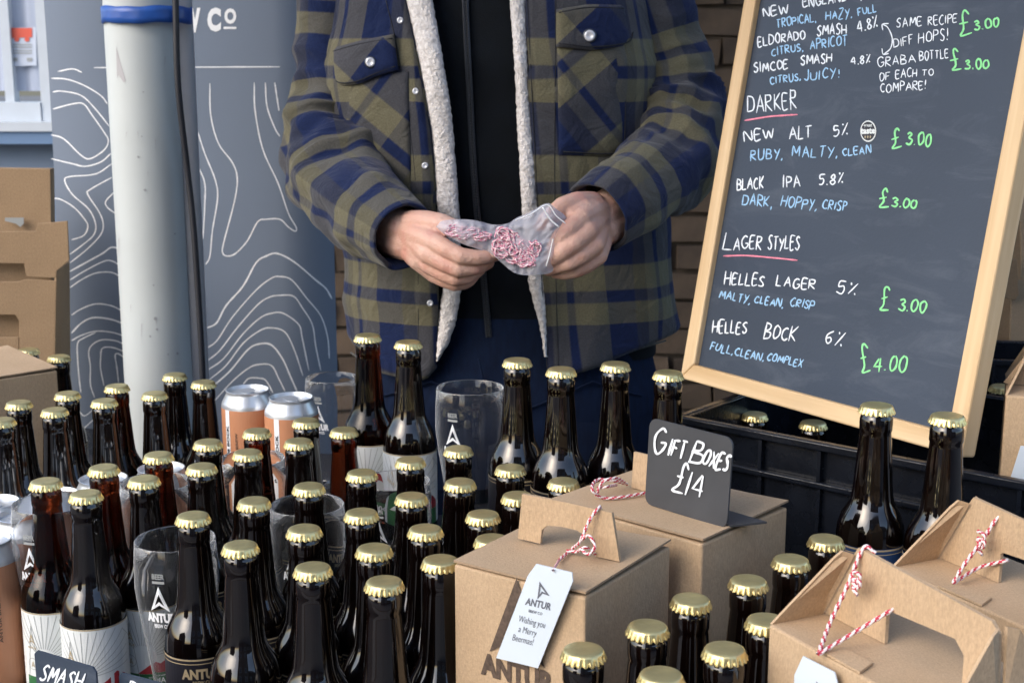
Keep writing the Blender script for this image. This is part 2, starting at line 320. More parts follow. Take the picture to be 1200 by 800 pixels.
# ------------------------------------------------------------------ stroke lettering and printed lettering
GL = {
'A': (.62, '0,0 .3,1 .62,0|.12,.38 .5,.38'), 'B': (.55, '0,0 0,1|0,1 .42,.9 .38,.6 0,.53 .5,.42 .48,.08 0,0'),
'C': (.55, '.52,.85 .3,1 .04,.7 .04,.3 .28,0 .55,.12'), 'D': (.6, '0,0 0,1|0,1 .42,.88 .58,.5 .42,.12 0,0'),
'E': (.5, '.48,1 0,.97 0,0 .5,.02|0,.52 .4,.54'), 'F': (.5, '.5,1 0,.97 0,0|0,.52 .4,.54'),
'G': (.62, '.55,.85 .32,1 .04,.7 .05,.25 .3,0 .58,.15 .6,.42 .36,.42'), 'H': (.58, '0,0 0,1|.56,1 .56,0|0,.5 .56,.52'),
'I': (.14, '.06,0 .1,1'), 'J': (.42, '.4,1 .38,.2 .2,0 0,.18'), 'K': (.55, '0,0 0,1|.5,1 .04,.45 .55,0'),
'L': (.48, '0,1 0,0 .46,.03'), 'M': (.72, '0,0 .1,1 .36,.35 .62,1 .7,0'), 'N': (.6, '0,0 .03,1 .54,0 .58,1'),
'O': (.58, '.3,1 .04,.75 .04,.25 .28,0 .54,.25 .54,.75 .3,1'), 'P': (.5, '0,0 0,1|0,1 .42,.95 .46,.6 0,.48'),
'R': (.55, '0,0 0,1|0,1 .42,.93 .42,.6 .03,.5 .52,0'), 'S': (.5, '.48,.88 .25,1 .04,.78 .2,.55 .44,.35 .4,.08 .18,0 0,.14'),
'T': (.56, '0,.98 .56,1|.28,1 .27,0'), 'U': (.56, '0,1 .02,.25 .26,0 .5,.25 .54,1'), 'V': (.56, '0,1 .28,0 .56,1'),
'W': (.78, '0,1 .18,0 .38,.75 .56,0 .78,1'), 'X': (.55, '0,1 .54,0|.52,1 0,0'), 'Y': (.55, '0,1 .27,.5|.55,1 .15,-.12'),
'Z': (.5, '0,1 .48,1 0,0 .5,0'), '0': (.52, '.28,1 .04,.75 .04,.25 .26,0 .48,.25 .48,.75 .28,1'), '1': (.12, '.05,0 .08,1'),
'3': (.5, '.02,.85 .25,1 .45,.8 .2,.55 .48,.35 .35,.03 0,.1'), '4': (.55, '.42,0 .4,1|.3,1 0,.35 .55,.35'),
'5': (.5, '.48,1 .1,1 .04,.58 .35,.6 .46,.3 .3,0 0,.08'), '6': (.5, '.42,1 .1,.6 .04,.2 .28,0 .46,.22 .3,.45 .06,.3'),
'8': (.5, '.25,.52 .06,.75 .25,1 .44,.78 .25,.52 .03,.25 .25,0 .47,.25 .25,.52'),
'£': (.6, '.55,.82 .38,1 .22,.85 .24,.3 .02,.02 .6,.02|.02,.5 .45,.52'), '%': (.6, '.52,.95 .05,.02|.1,.95 .14,.78|.44,.18 .48,.02'),
',': (.16, '.1,.1 .02,-.18'), '.': (.16, '.06,.05 .1,-.02'), '!': (.2, '.1,1 .08,.3|.06,.05 .08,-.03')}
def strip(mb, pts, wd, mapf, h, m=0, cap=True):
    n = len(pts)
    if n < 2: return
    Lf = []; Rt = []
    for i, p in enumerate(pts):
        a = pts[max(i-1, 0)]; c = pts[min(i+1, n-1)]
        d = Vector((c[0]-a[0], c[1]-a[1])); d = d.normalized() if d.length > 1e-9 else Vector((1, 0))
        q = Vector((-d.y, d.x)); ww = wd*(.8+.35*noise.noise(Vector((p[0]*.21, p[1]*.21, 3)))+.1)
        if i in (0, n-1) and cap: ww *= .55
        Lf.append((p[0]+q.x*ww/2, p[1]+q.y*ww/2)); Rt.append((p[0]-q.x*ww/2, p[1]-q.y*ww/2))
    vs = [mapf(x, y, h) for x, y in Lf]+[mapf(x, y, h) for x, y in Rt]
    mb.add(vs, [(i, i+1, n+i+1, n+i) for i in range(n-1)], m)
def hand_text(mb, s, x0, y0, x1, y1, hgt, wd, mapf, m=0, h=.0006, slant=.12, jit=.05):
    adv = [GL[c][0]+.2 if c != ' ' else .5 for c in s]; tot = sum(adv)-.2
    X = Vector((x1-x0, y1-y0)); U = X/tot; un = X.normalized(); V = Vector((un.y, -un.x))*hgt+un*hgt*slant
    cur = 0
    for c, a in zip(s, adv):
        if c != ' ':
            jy = random.uniform(-jit, jit)*1.5; js = random.uniform(1-jit*3, 1+jit*2.5)
            for k, st in enumerate(GL[c][1].split('|')):
                pts = [tuple(map(float, q.split(','))) for q in st.split()]
                q2 = []
                for gx, gy in pts:
                    gx += random.uniform(-.045, .045); gy = gy*js+jy+random.uniform(-.045, .045)
                    q2.append(Vector((x0, y0))+U*(cur+gx)+V*gy)
                q2 = cat_rom(q2, 4) if len(q2) > 3 else [lerp(q2[i], q2[i+1], t/3) for i in range(len(q2)-1) for t in range(3)]+[q2[-1]]
                strip(mb, q2, wd, mapf, h+.00012*k+.00003*(len(mb.f) % 3), m)
        cur += a
_fc = {}
def font_geo(s, bold=.0):
    k = (s, bold)
    if k not in _fc:
        c = bpy.data.curves.new('lettering', 'FONT'); c.body = s; c.size = 1; c.resolution_u = 3; c.offset = bold; c.fill_mode = 'FRONT'
        o = bpy.data.objects.new('lettering', c); col.objects.link(o)
        me = bpy.data.meshes.new_from_object(o.evaluated_get(bpy.context.evaluated_depsgraph_get()))
        vs = [(v.co.x, v.co.y) for v in me.vertices]; fs = [list(p.vertices) for p in me.polygons]
        bpy.data.objects.remove(o); bpy.data.curves.remove(c); bpy.data.meshes.remove(me)
        x0 = min(v[0] for v in vs); x1 = max(v[0] for v in vs)
        _fc[k] = ([(v[0]-x0, v[1]) for v in vs], fs, x1-x0)
    return _fc[k]
def print_text(mb, s, x0, y0, x1, y1, hgt, mapf, m=0, h=.0004, bold=.02, slant=0):
    """cap height hgt, baseline (x0,y0)->(x1,y1); 'up' is +90deg anticlockwise seen with y up (pass hgt<0 for y-down frames)"""
    vs, fs, W = font_geo(s, bold); X = Vector((x1-x0, y1-y0)); un = X.normalized(); V = Vector((-un.y, un.x))*hgt/.70+un*abs(hgt)*slant
    mb.add([mapf(*(Vector((x0, y0))+X*(a/W)+V*b), h) for a, b in vs], fs, m)
LOGO = [(-.5, 0), (0, 1.25), (.5, 0), (0, .3)]
def logo(mb, cx, cy, s, mapf, m, h=.0004, outline=True, ydown=False, tilt=0):
    k = -1 if ydown else 1; ct, st = math.cos(tilt), math.sin(tilt)
    def g(p, q=1): x, y = p[0]*s*q, (p[1]-.45)*s*q; return mapf(cx+x*ct+y*st*1, cy+k*(y*ct-x*st), h)
    if outline:
        inn = [(-.2, .2), (0, .78), (.2, .2), (0, .42)]
        # thick outline triangle with concave base
        o = [(-.5, -.05), (0, 1.25), (.5, -.05), (0, .28)]; i = [(-.25, .24), (0, .85), (.25, .24), (0, .46)]
        vs = [g(p) for p in o]+[g(p) for p in i]
        mb.add(vs, [(0, 1, 5, 4), (1, 2, 6, 5), (2, 3, 7, 6), (3, 0, 4, 7)], m)
    else: mb.add([g(p) for p in LOGO], [(0, 1, 3), (1, 2, 3)], m)

# ------------------------------------------------------------------ setting: ground, walls, street behind
mb = MB(); mb.add([(-60, -60, 0), (60, -60, 0), (60, 60, 0), (-60, 60, 0)], [(0, 1, 2, 3)])
tag(mb.build('ground', M['ground']), kind='structure')
pv = MB(); pv.box((0, 1.6, .012), (7.2, 5.6, .024)); pave = tag(pv.build('pavement', M['mortar']), kind='structure')
sl = MB(); sl.box((0, 0, 0), (.592, .592, .03)); slm = sl.mesh('paving_slab', M['paving'])
for i in range(11):
    for j in range(8):
        link('paving_slab', slm, pave, (-3.0+i*.6, -.5+j*.6, .03+random.uniform(0, .003)))

def brick_wall():
    root = empty('brick_wall', (0, 3.6, 0), label='dark rough brown brick wall in shadow behind the stall holder', cat='wall')
    m_ = MB(); m_.box((1.3, .128, 1.35), (4.2, .25, 2.7)); m_.build('mortar_bed', M['mortar'], root)
    B = []
    for r in range(8):
        q = MB(); lx, lz = .215, .064
        vs = []
        for k in (-1, 1):
            for jx in (-1, 1):
                for jz in (-1, 1):
                    j = lambda a: random.uniform(-a, a)
                    vs.append((jx*lx/2+j(.006), k*.03+j(.004), jz*lz/2+j(.005)))
        q.add(vs, [(0, 2, 3, 1), (4, 5, 7, 6), (0, 4, 6, 2), (1, 3, 7, 5), (0, 1, 5, 4), (2, 6, 7, 3)]); B.append(q.mesh('brick', M['brick']))
    parts = []
    for r in range(35):
        for c in range(19):
            x = -.70+c*.226+(.113 if r % 2 else 0); z = .04+r*.076
            if x > 3.3: continue
            parts.append((abs(z-1.2)*1.1+max(0, abs(x-.35)-.6)*.6, x, z))
    parts.sort()
    for k, (_, x, z) in enumerate(parts[:290]):
        o = link('brick', B[k % 8], root, (x+random.uniform(-.004, .004), .015+random.uniform(-.006, .006), z)); o.rotation_euler = (0, random.uniform(-.02, .02), 0)
    q = MB()
    for _, x, z in parts[290:]: q.box((x, .015+random.uniform(-.006, .006), z), (.215, .06, .064))
    tag(q.build('brick_courses', M['brick'], root), kind='stuff')
brick_wall()
def shop_front():
    Y = 4.6; root = empty('painted_building', (-2.6, Y, 0), label='blue painted house wall with a white sash window at far left', cat='building')
    z0 = at(0, 143, Y).z; z1 = at(0, 168, Y).z; xr = at(62, 60, Y).x
    W = root.location.x
    m_ = MB(); m_.box((0, .1, z1/2), (3.8, .2, z1)); m_.build('lower_wall', M['greywall'], root)
    m_ = MB(); m_.box((0, .07, (z0+z1)/2), (3.8, .3, z0-z1-.004)); m_.build('wall_band', M['bluewall'], root)
    wx0, wx1 = -2.55, xr
    m_ = MB(); m_.box(((wx1+1.0)/2-W/1*1+0-0 if False else (wx1-W+1.9)/2, .1, z0+.9), (1.9-(wx1-W), .2, 1.8)); m_.build('wall', M['bluewall'], root)
    m_ = MB(); m_.box((0, .1, z0+2.3), (3.8, .2, 1.0)); m_.build('upper_wall', M['bluewall'], root)
    win = empty('window', (0, 0, 0)); win.parent = root
    cx = (wx0+wx1)/2-W; ww = wx1-wx0
    m_ = MB(); zb = at(0, 120, Y).z
    fr = .05
    m_.box((cx+ww/2-fr/2, .05, z0+.9), (fr, .1, 1.8)); m_.box((cx-ww/2+fr/2, .05, z0+.9), (fr, .1, 1.8))
    m_.box((cx, .04, (z0+zb)/2), (ww-2*fr-.004, .09, zb-z0)); m_.box((cx, .05, z0+1.77), (ww-2*fr-.004, .1, .06))
    bx = at(3, 60, Y).x-W; m_.box((bx, .06, z0+.9), (.03, .05, 1.7)); m_.build('window_frame', M['whitepaint'], win)
    m_ = MB(); m_.box((cx, -.03, z0-.012), (ww+.06, .12, .03)); m_.build('sill', M['whitepaint'], win)
    m_ = MB(); m_.box((cx, .085, z0+.95), (ww-.02, .008, 1.65)); m_.build('pane', M['pane'], win)
    m_ = MB(); P = []; 
    for i in (0, 1): P.append([Vector((cx-ww/2+.04+(ww-.08)*j/60, .072+.006*math.sin(j*1.3), z0+.1+1.6*i)) for j in range(61)])
    m_.grid(P); m_.build('curtain', M['curtain'], win, smooth=True)
    pm = MB(); o = Vector((0, Y+.055, 0)); n = Vector((0, 1, 0))
    mp = lambda x, y, h: onplane(x, y, o, n)-root.location-Vector((0, h, 0))
    pm.prism([(10, 33), (42, 32), (43, 77), (11, 78)], 0, .001, 0, lambda x, y, z: mp(x, y, z))
    pm.add([mp(*p, .003) for p in ((11, 33), (38, 33), (38, 44), (11, 45))], [(0, 1, 2, 3)], 1)
    for cxp in (20, 32): pm.add([mp(cxp+3*math.cos(a), 46+3*math.sin(a)+.3, .004) for a in [k*math.pi/4 for k in range(8)]], [list(range(8))], 1)
    for k, yy in enumerate((52, 55, 59, 62)): pm.add([mp(*p, .003) for p in ((15, yy), (38, yy), (38, yy+1.2), (15, yy+1.2))], [(0, 1, 2, 3)], 2)
    for cxp in (18, 35): pm.add([mp(*p, .003) for p in ((cxp-3, 68), (cxp+3, 68), (cxp+3, 72), (cxp-3, 72))], [(0, 1, 2, 3)], 2)
    tag(pm.build('poster', [M['poster'], M['poster_r'], M['print_grey']]), 'white poster with red header taped inside the sash window', 'poster').location = root.location
shop_front()
def far_house(x, wd, h, m_w, Y=-7.5, label=''):
    root = empty('terraced_house', (x, Y, 0), label=label, cat='house')
    b = MB(); b.box((0, -2.5, h/2), (wd, 5, h)); b.build('wall', M[m_w], root)
    b = MB(); b.prism([(-.2, h), (-5.2, h), (-2.6, h+1.6)], -wd/2, wd/2, 0, lambda y, z, xx: Vector((xx, y, z))); b.build('roof', M['roof'], root)
    for fx in (-wd/4, wd/4):
        for z in (1.5, 3.9):
            if z+1 > h: continue
            b = MB(); b.box((fx, .02, z), (1.1, .1, 1.4)); f = b.build('window', M['whitepaint'], root)
            b = MB(); b.box((fx, .08, z), (.95, .03, 1.25)); b.build('pane', M['pane'], f)
    b = MB(); b.box((0, .03, 1.05), (.95, .1, 2.1)); b.build('door', M['roof'], root)
far_house(-12.5, 5.4, 4.4, 'facade', label='low dark stone house across the street, far left behind the camera')
far_house(.3, 5.4, 6.4, 'facade_b', Y=-6.5, label='tall brownish rendered house across the street, behind the camera')
far_house(5.8, 5.4, 3.7, 'facade', Y=-7.5, label='low grey stone house across the street, behind the camera to the right')
# gazebo canopy carried by the white pole
cn = MB(); cn.prism([(.5, 2.25), (.5, 2.256), (1.9, 2.85), (3.45, 2.256), (3.45, 2.25), (1.9, 2.844)], -1.15, 1.5, 0, lambda y, z, x: Vector((x, y, z)))
tag(cn.build('gazebo_canopy', M['canopy']), 'grey fabric gazebo canopy roof over the stall, above the picture', 'canopy')

# ------------------------------------------------------------------ table
t = empty('market_table', (0, 1.5, 0), label='trestle table under a black cloth carrying all the bottles', cat='table')
m_ = MB(); m_.box((0, -.0, T-.018), (2.5, 1.3, .03)); m_.build('tabletop', M['kraft_dull'], t)
for sx in (-1, 1):
    for sy in (-1, 1):
        m_ = MB(); m_.tube([(sx*1.1, sy*.5, .03), (sx*1.05, sy*.5, T-.034)], .018); m_.build('leg', M['crate'], t)
m_ = MB(); m_.box((0, 0, T-.0015), (2.54, 1.34, .003)); 
for y in (-.674,): m_.add([( -1.27+2.54*i/60, y+.012*math.sin(i*.9)*k, T-.002-.6*k) for k in (0, 1) for i in range(61)], [(i, i+1, 62+i, 61+i) for i in range(60)])
tag(m_.build('tablecloth', M['cloth'], loc=(0, 1.5, 0)), 'black cloth spread over the market table under the bottles', 'tablecloth')
# low risers
def riser(x0, x1, y0, y1, h, label):
    c = ((x0+x1)/2, (y0+y1)/2); b = MB(); b.box((0, 0, h/2), (x1-x0, y1-y0, h)); b2 = bevel(b.build('display_riser', M['cloth'], loc=(c[0], c[1], T+.001)), .004)
    tag(b2, label, 'riser')
RZ = .09
riser(-.365, -.215, 1.60, 1.715, .06, 'low black display block under the two tall orange cans')
riser(-.205, -.035, 1.497, 1.60, RZ, 'low black display block under the raised white label pair and tall tumbler')
riser(-.026, .024, 1.388, 1.46, RZ, 'small black display block under the first raised bottle right of the tumbler')
riser(.0255, .084, 1.350, 1.41, RZ, 'small black display block under the raised bottle below the jacket hem')
riser(.0855, .19, 1.302, 1.40, RZ, 'small black display block under the bottles behind the price sign')
riser(.265, .46, 1.075, 1.20, .10, 'small black display step under the two blue label bottles')

# ------------------------------------------------------------------ bottles
BPROF = [(.0, 0), (.026, 0), (.0295, .0015), (.0308, .006), (.0308, .104), (.0306, .112), (.0297, .1195), (.0278, .1265), (.0252, .1325), (.0222, .1378), (.0200, .1425), (.0186, .148),
         (.0176, .158), (.0163, .175), (.0150, .193), (.0141, .204), (.0139, .2075), (.0146, .2092), (.0146, .2125), (.0146, .2195), (.0138, .2215), (.0128, .2235), (.0128, .2265), (0, .2265)]
g_ = MB(); g_.lathe(BPROF[1:-1], 40); ME_BOTTLE = {'d': g_.mesh('glass', M['glass_dark'], True, 50), 'a': g_.mesh('glass', M['glass_amber'], True, 50)}
c_ = MB(); seg = 84
prof = [(.0164, .2248, 1), (.0162, .2262, 1), (.0150, .2282, .5), (.0146, .2300, .12), (.0136, .2314, 0), (.0122, .2320, 0), (.0090, .2322, 0), (.004, .23225, 0)]
vs = []
for r, z, k in prof:
    for j in range(seg):
        a = 2*math.pi*j/seg; rr = r+k*.00085*(abs(math.cos(a*10.5))**.6*2-1)-k*.0006; vs.append((rr*math.cos(a), rr*math.sin(a), z-(k*.0004*math.cos(a*21) if k == 1 else 0)))
n = len(prof)
fs = [(i*seg+j, i*seg+(j+1) % seg, (i+1)*seg+(j+1) % seg, (i+1)*seg+j) for i in range(n-1) for j in range(seg)]+[[(n-1)*seg+j for j in range(seg)]]
c_.add(vs, fs, 0); 
for i in range(len(c_.m)):
    if i >= 4*seg: c_.m[i] = 1
inner = [(.0158*math.cos(2*math.pi*j/seg), .0158*math.sin(2*math.pi*j/seg), .2247) for j in range(seg)]
ME_CAP = c_.mesh('bottle_cap', [M['gold'], M['gold_in']], True, 60)
LR = .0312
def lmap(s, z, h): a = s/LR - math.pi/2; r = LR+h; return Vector((r*math.cos(a), r*math.sin(a), z))
def label_mesh(kind):
    mb = MB(); z0, z1 = .022, .1065; W = .172
    base = {'w': 'label_white', 'k': 'label_black', 'b': 'label_blue'}[kind]
    mats = [M[base], M['print_gold'], M['print_grey'], M['print_red'], M['print_green'], M['print_white'], M['label_black']]
    n = 48
    mb.grid([[lmap(-W/2+W*j/n, z, 0) for j in range(n+1)] for z in (z0, z1)], 0)
    def line(p, q, wd, m, h=.0003): 
        pts = [lerp(Vector(p), Vector(q), k/10) for k in range(11)]; strip(mb, pts, wd, lmap, h, m, False)
    def band(za, zb, m, h=.0001, s0=-W/2, s1=W/2): mb.grid([[lmap(s0+(s1-s0)*j/n, z, h) for j in range(n+1)] for z in (za, zb)], m)
    if kind == 'w':
        band(z1-.0012, z1, 1, .0003)
        for off in (-.012, .074):
            band(z0, z0+.018, 4, .0003, off-.03, off+.04)
            # red mountain skyline
            top = [(-.014, .040), (-.006, .046), (.002, .052), (.008, .050), (.014, .0535), (.024, .060), (.034, .054), (.04, .048)]
            T2 = [(off+x, z) for x, z in top]
            mb.add([lmap(x, z0+.018, .0003) for x, z in T2]+[lmap(x, z, .0003) for x, z in T2], [(i, i+1, 8+i+1, 8+i) for i in range(7)], 3)
            for k in range(15):
                a = R(8+k*9.2); c = Vector((off-.008, .058)); d = Vector((math.cos(a), math.sin(a)))
                q = c+d*.05
                if d.y > 0: q = c+d*min(.06, (z1-.003-c.y)/max(d.y, .01))
                if q.x > off+.04: q = c+d*((.048)/d.x)
                line(c+d*.012, q, .00055, 2)
            line((off-.028, .036), (off-.021, .093), .0006, 2); line((off-.021, .093), (off-.012, .036), .0006, 2)
            logo(mb, off-.021, .078, .008, lmap, 1, .0004)
            print_text(mb, 'ANTUR', off-.0265, .069, off-.0155, .069, .0022, lmap, 1, .0004)
            pts = [(off-.021+.006*math.cos(a), .053+.006*math.sin(a)) for a in [k*math.pi/8 for k in range(17)]]
            strip(mb, pts, .0005, lmap, .0004, 2, False); logo(mb, off-.021, .052, .005, lmap, 1, .0004)
            print_text(mb, 'SMASH', off-.004, z0+.005, off+.022, z0+.005, .0065, lmap, 5, .0006)
            print_text(mb, 'CITRUS HOP', off-.003, z0+.0135, off+.012, z0+.0135, .0016, lmap, 5, .0006)
    else:
        tm = 1 if kind == 'k' else 5
        band(z1-.002, z1-.0005, 1, .0003); band(z1-.0055, z1-.0047, 1, .0003)
        for off in (-.004, .078, -.082):
            if abs(off) > .05: 
                band(z0+.01, z0+.011, 1, .0003, off-.001, off+.001); continue
            print_text(mb, 'ANTUR', off-.019, .0875, off+.017, .0875, .0088, lmap, tm, .0004, .05)
            print_text(mb, 'BREW CO', off-.009, .082, off+.008, .082, .0032, lmap, tm, .0004, .03)
            for k in range(9):
                pts = [(off+.030+.002*k+.004*math.sin(q*.5+k*.3), .025+q*.006) for q in range(11)]
                if kind == 'k' and k % 2 == 0: strip(mb, pts, .0004, lmap, .0003, 1, False)
            if kind == 'k': logo(mb, off, .05, .02, lmap, 1)
            else:
                for (a, b_, c, d) in ((-.004, .085-.01, .018, .003),): pass
                logo(mb, off, .05, .02, lmap, 5)
    return mb.mesh('label', mats, False)
ME_LABEL = {k: label_mesh(k) for k in 'wkb'}
def make_bottle(kind, glass):
    root = empty('beer_bottle')
    link('glass', ME_BOTTLE[glass], root); link('bottle_cap', ME_CAP, root); link('label', ME_LABEL[kind], root)
    return root
PROTO = {}
def copy_tree(o, parent=None):
    c = o.copy(); col.objects.link(c); c.parent = parent
    for ch in o.children: copy_tree(ch, c)
    return c
GB = 'beer bottles with gold caps on the stall'
# (cap pixel x, y, kind, glass, label turn in degrees, tier height, label text)
BT = [
(33, 412, 'k', 'd', 0, 0, 'gold capped bottle just showing over the lid of the left cardboard box'),
(69, 420, 'k', 'd', 0, 0, 'dark bottle between the left cardboard box and the grey banner edge'),
(78, 464, 'k', 'd', 10, 0, 'dark bottle touching the right corner of the left cardboard box'),
(23, 474, 'k', 'd', 10, 0, 'dark bottle in front of the left cardboard box, second from picture edge'),
(64, 483, 'k', 'd', 5, 0, 'dark bottle in front of the right end of the left cardboard box'),
(2, 495, 'k', 'd', 5, 0, 'dark bottle cut by the left picture edge below the cardboard box'),
(123, 472, 'k', 'd', 5, 0, 'dark bottle against the banner, front one of the pair left of the pole'),
(137, 455, 'k', 'a', 5, 0, 'brown bottle at the left foot of the white pole, rear of its pair'),
(180, 464, 'k', 'd', 5, 0, 'dark bottle in front of the middle of the white pole'),
(205, 442, 'k', 'd', 5, 0, 'tall looking rear bottle before the right side of the white pole'),
(238, 450, 'k', 'd', 5, 0, 'rear bottle just right of the white pole, beside the cans'),
(59, 566, 'w', 'a', 18, 0, 'reddish amber bottle with white label behind the slate SMASH sign, left one'),
(122, 551, 'w', 'a', 5, 0, 'amber bottle right behind the neck of the black necked white label bottle'),
(104, 579, 'w', 'd', 12, 0, 'dark bottle with white sunray label directly behind the slate SMASH sign'),
(183, 537, 'w', 'a', 0, 0, 'amber bottle standing in front of an orange can, right end of the can row'),
(172, 563, 'w', 'd', 16, 0, 'dark bottle with green and white label left of the printed tumbler'),
(242, 522, 'k', 'd', 0, 0, 'dark bottle left of the tumbler in front of the orange cans, rear one'),
(236, 549, 'k', 'd', 0, 0, 'dark bottle between the can row and the tumbler in front of the orange cans'),
(301, 508, 'k', 'a', 0, 0, 'brown bottle in front of the first tall orange can'),
(291, 533, 'k', 'd', 0, 0, 'dark bottle in front of the tumbler that stands before the orange cans'),
(359, 496, 'k', 'd', 0, 0, 'dark bottle in front of the second tall orange can, rear of its pair'),
(349, 520, 'k', 'd', 0, 0, 'dark bottle in front of the second tall orange can, nearer of its pair'),
(397, 509, 'k', 'a', 0, 0, 'brown bottle in front of the back tumbler, left of the white label pair'),
(424, 557, 'k', 'd', 0, 0, 'dark bottle below the left white label bottle of the raised step'),
(230, 606, 'k', 'd', 8, 0, 'black bottle with gold lettered black label beside the front left tumbler'),
(283, 642, 'k', 'd', 8, 0, 'large dark bottle right of the black gold lettered label bottle'),
(296, 591, 'k', 'd', 8, 0, 'dark bottle left of the middle tumbler, behind the large front bottle'),
(360, 574, 'k', 'd', 0, 0, 'dark bottle rising in front of the rim of the middle tumbler, rear one'),
(357, 623, 'k', 'd', 0, 0, 'dark bottle covering the right half of the middle tumbler print'),
(374, 664, 'k', 'd', 8, 0, 'large dark bottle in the front row below the middle tumbler'),
(422, 605, 'k', 'd', 0, 0, 'dark bottle left of the half hidden tumbler with green label behind'),
(443, 645, 'k', 'd', 0, 0, 'dark bottle just behind the largest front bottle of the middle rows'),
(481, 542, 'k', 'd', 0, 0, 'dark bottle below the right white label bottle of the raised step'),
(482, 585, 'k', 'd', 0, 0, 'dark bottle in the middle rows right of the half hidden tumbler'),
(504, 626, 'k', 'd', 0, 0, 'dark bottle behind the one beside the front gift box'),
(537, 529, 'k', 'd', 0, 0, 'dark bottle directly in front of the tall clear tumbler'),
(539, 568, 'k', 'd', 0, 0, 'dark bottle in front of the tall clear tumbler, nearer of the two'),
(563, 606, 'k', 'd', 0, 0, 'dark bottle left of the handle of the front gift box'),
(598, 551, 'k', 'd', -10, 0, 'dark bottle behind the front gift box, below the left black label bottle'),
(605, 587, 'k', 'd', 0, 0, 'dark bottle partly hidden by the handle of the front gift box'),
(452, 684, 'k', 'd', 0, 0, 'largest dark bottle at the bottom edge, second left of the front gift box'),
(512, 660, 'k', 'd', 0, 0, 'dark bottle touching the left side of the front gift box'),
(571, 633, 'k', 'd', 0, 0, 'dark bottle of which only the cap rim shows behind the front gift box'),
(658, 569, 'k', 'd', 0, 0, 'dark bottle between the two closed gift boxes, behind the front handle'),
(433, 397, 'w', 'a', 25, RZ, 'amber bottle with plain white label, left one of the raised white label pair'),
(476, 403, 'w', 'd', 12, RZ, 'dark bottle with green SMASH label, right one of the raised white label pair'),
(608, 426, 'k', 'd', 0, RZ, 'raised dark bottle right of the tall clear tumbler'),
(662, 434, 'k', 'd', 0, RZ, 'raised dark bottle, middle of the three below the jacket hem'),
(715, 431, 'k', 'd', 0, RZ, 'raised dark bottle just left of the gift box price sign'),
(783, 440, 'k', 'd', 0, RZ, 'dark bottle looking out above the gift box price sign'),
(690, 765, 'k', 'd', 0, 0, 'dark bottle leftmost in front of the gift box side, at the bottom edge'),
(776, 787, 'k', 'd', 0, 0, 'nearest dark bottle, lowest cap at the bottom edge'),
(846, 762, 'k', 'd', 0, 0, 'dark bottle with large cap left of the open handled gift box'),
(761, 736, 'k', 'd', 0, 0, 'dark bottle beside the right face of the front gift box'),
(819, 709, 'k', 'd', 0, 0, 'dark bottle in front of the price sign gift box, left one'),
(874, 686, 'k', 'd', 0, 0, 'dark bottle in front of the price sign gift box, middle one'),
(926, 660, 'k', 'd', 0, 0, 'dark bottle just off the right corner of the price sign gift box'),
(889, 733, 'k', 'd', 0, 0, 'dark bottle half hidden by the corner of the front open handled box'),
(967, 638, 'k', 'd', 0, 0, 'dark bottle behind the left gable of the front open handled box'),
(1028, 479, 'b', 'd', 0, .10, 'tall dark bottle with blue label in front of the chalkboard, left one'),
(1110, 491, 'b', 'd', 0, .10, 'tall dark bottle with blue label at the chalkboard corner, right one'),
(884, 488, 'k', 'd', 0, .0, 'bottle inside the black crate under the chalkboard, left cap'),
(953, 498, 'k', 'd', 0, .0, 'bottle inside the black crate under the chalkboard, middle cap'),
(1167, 452, 'k', 'd', 0, .02, 'bottle in the rear crate right of the chalkboard, larger cap'),
(1145, 464, 'k', 'd', 0, .0, 'bottle peeping past the right stile of the chalkboard'),
]
pos = []
for b_ in BT:
    z = T+BH+b_[5]; p = onz(b_[0], b_[1], z-.003); pos.append([p.x, p.y])
CR = len(BT)-4
orig = [tuple(p) for p in pos]
for it in range(60):        # bottles never share a spot: push overlapping neighbours apart
    for i in range(len(pos)):
        for j in range(i+1, len(pos)):
            dx = pos[j][0]-pos[i][0]; dy = pos[j][1]-pos[i][1]; d = math.hypot(dx, dy)
            if d < .0635 and d > 1e-6:
                k = (.0635-d)/2/d*.9; pos[i][0] -= dx*k*.4; pos[i][1] -= dy*k; pos[j][0] += dx*k*.4; pos[j][1] += dy*k
print('bottle shift max', max(math.hypot(p[0]-o[0], p[1]-o[1]) for p, o in zip(pos, orig)))
for b_, p in zip(BT, pos):
    k = (b_[2], b_[3]); first = k not in PROTO
    if first: PROTO[k] = make_bottle(*k)
    o = PROTO[k] if first else copy_tree(PROTO[k])
    o.location = (p[0], p[1], T+.001+b_[5]); tag(o, b_[6], 'bottle', GB)
    o.rotation_euler = (0, 0, math.atan2(-p[0], p[1])*1+R(b_[4])*1+R(random.uniform(-6, 6)))

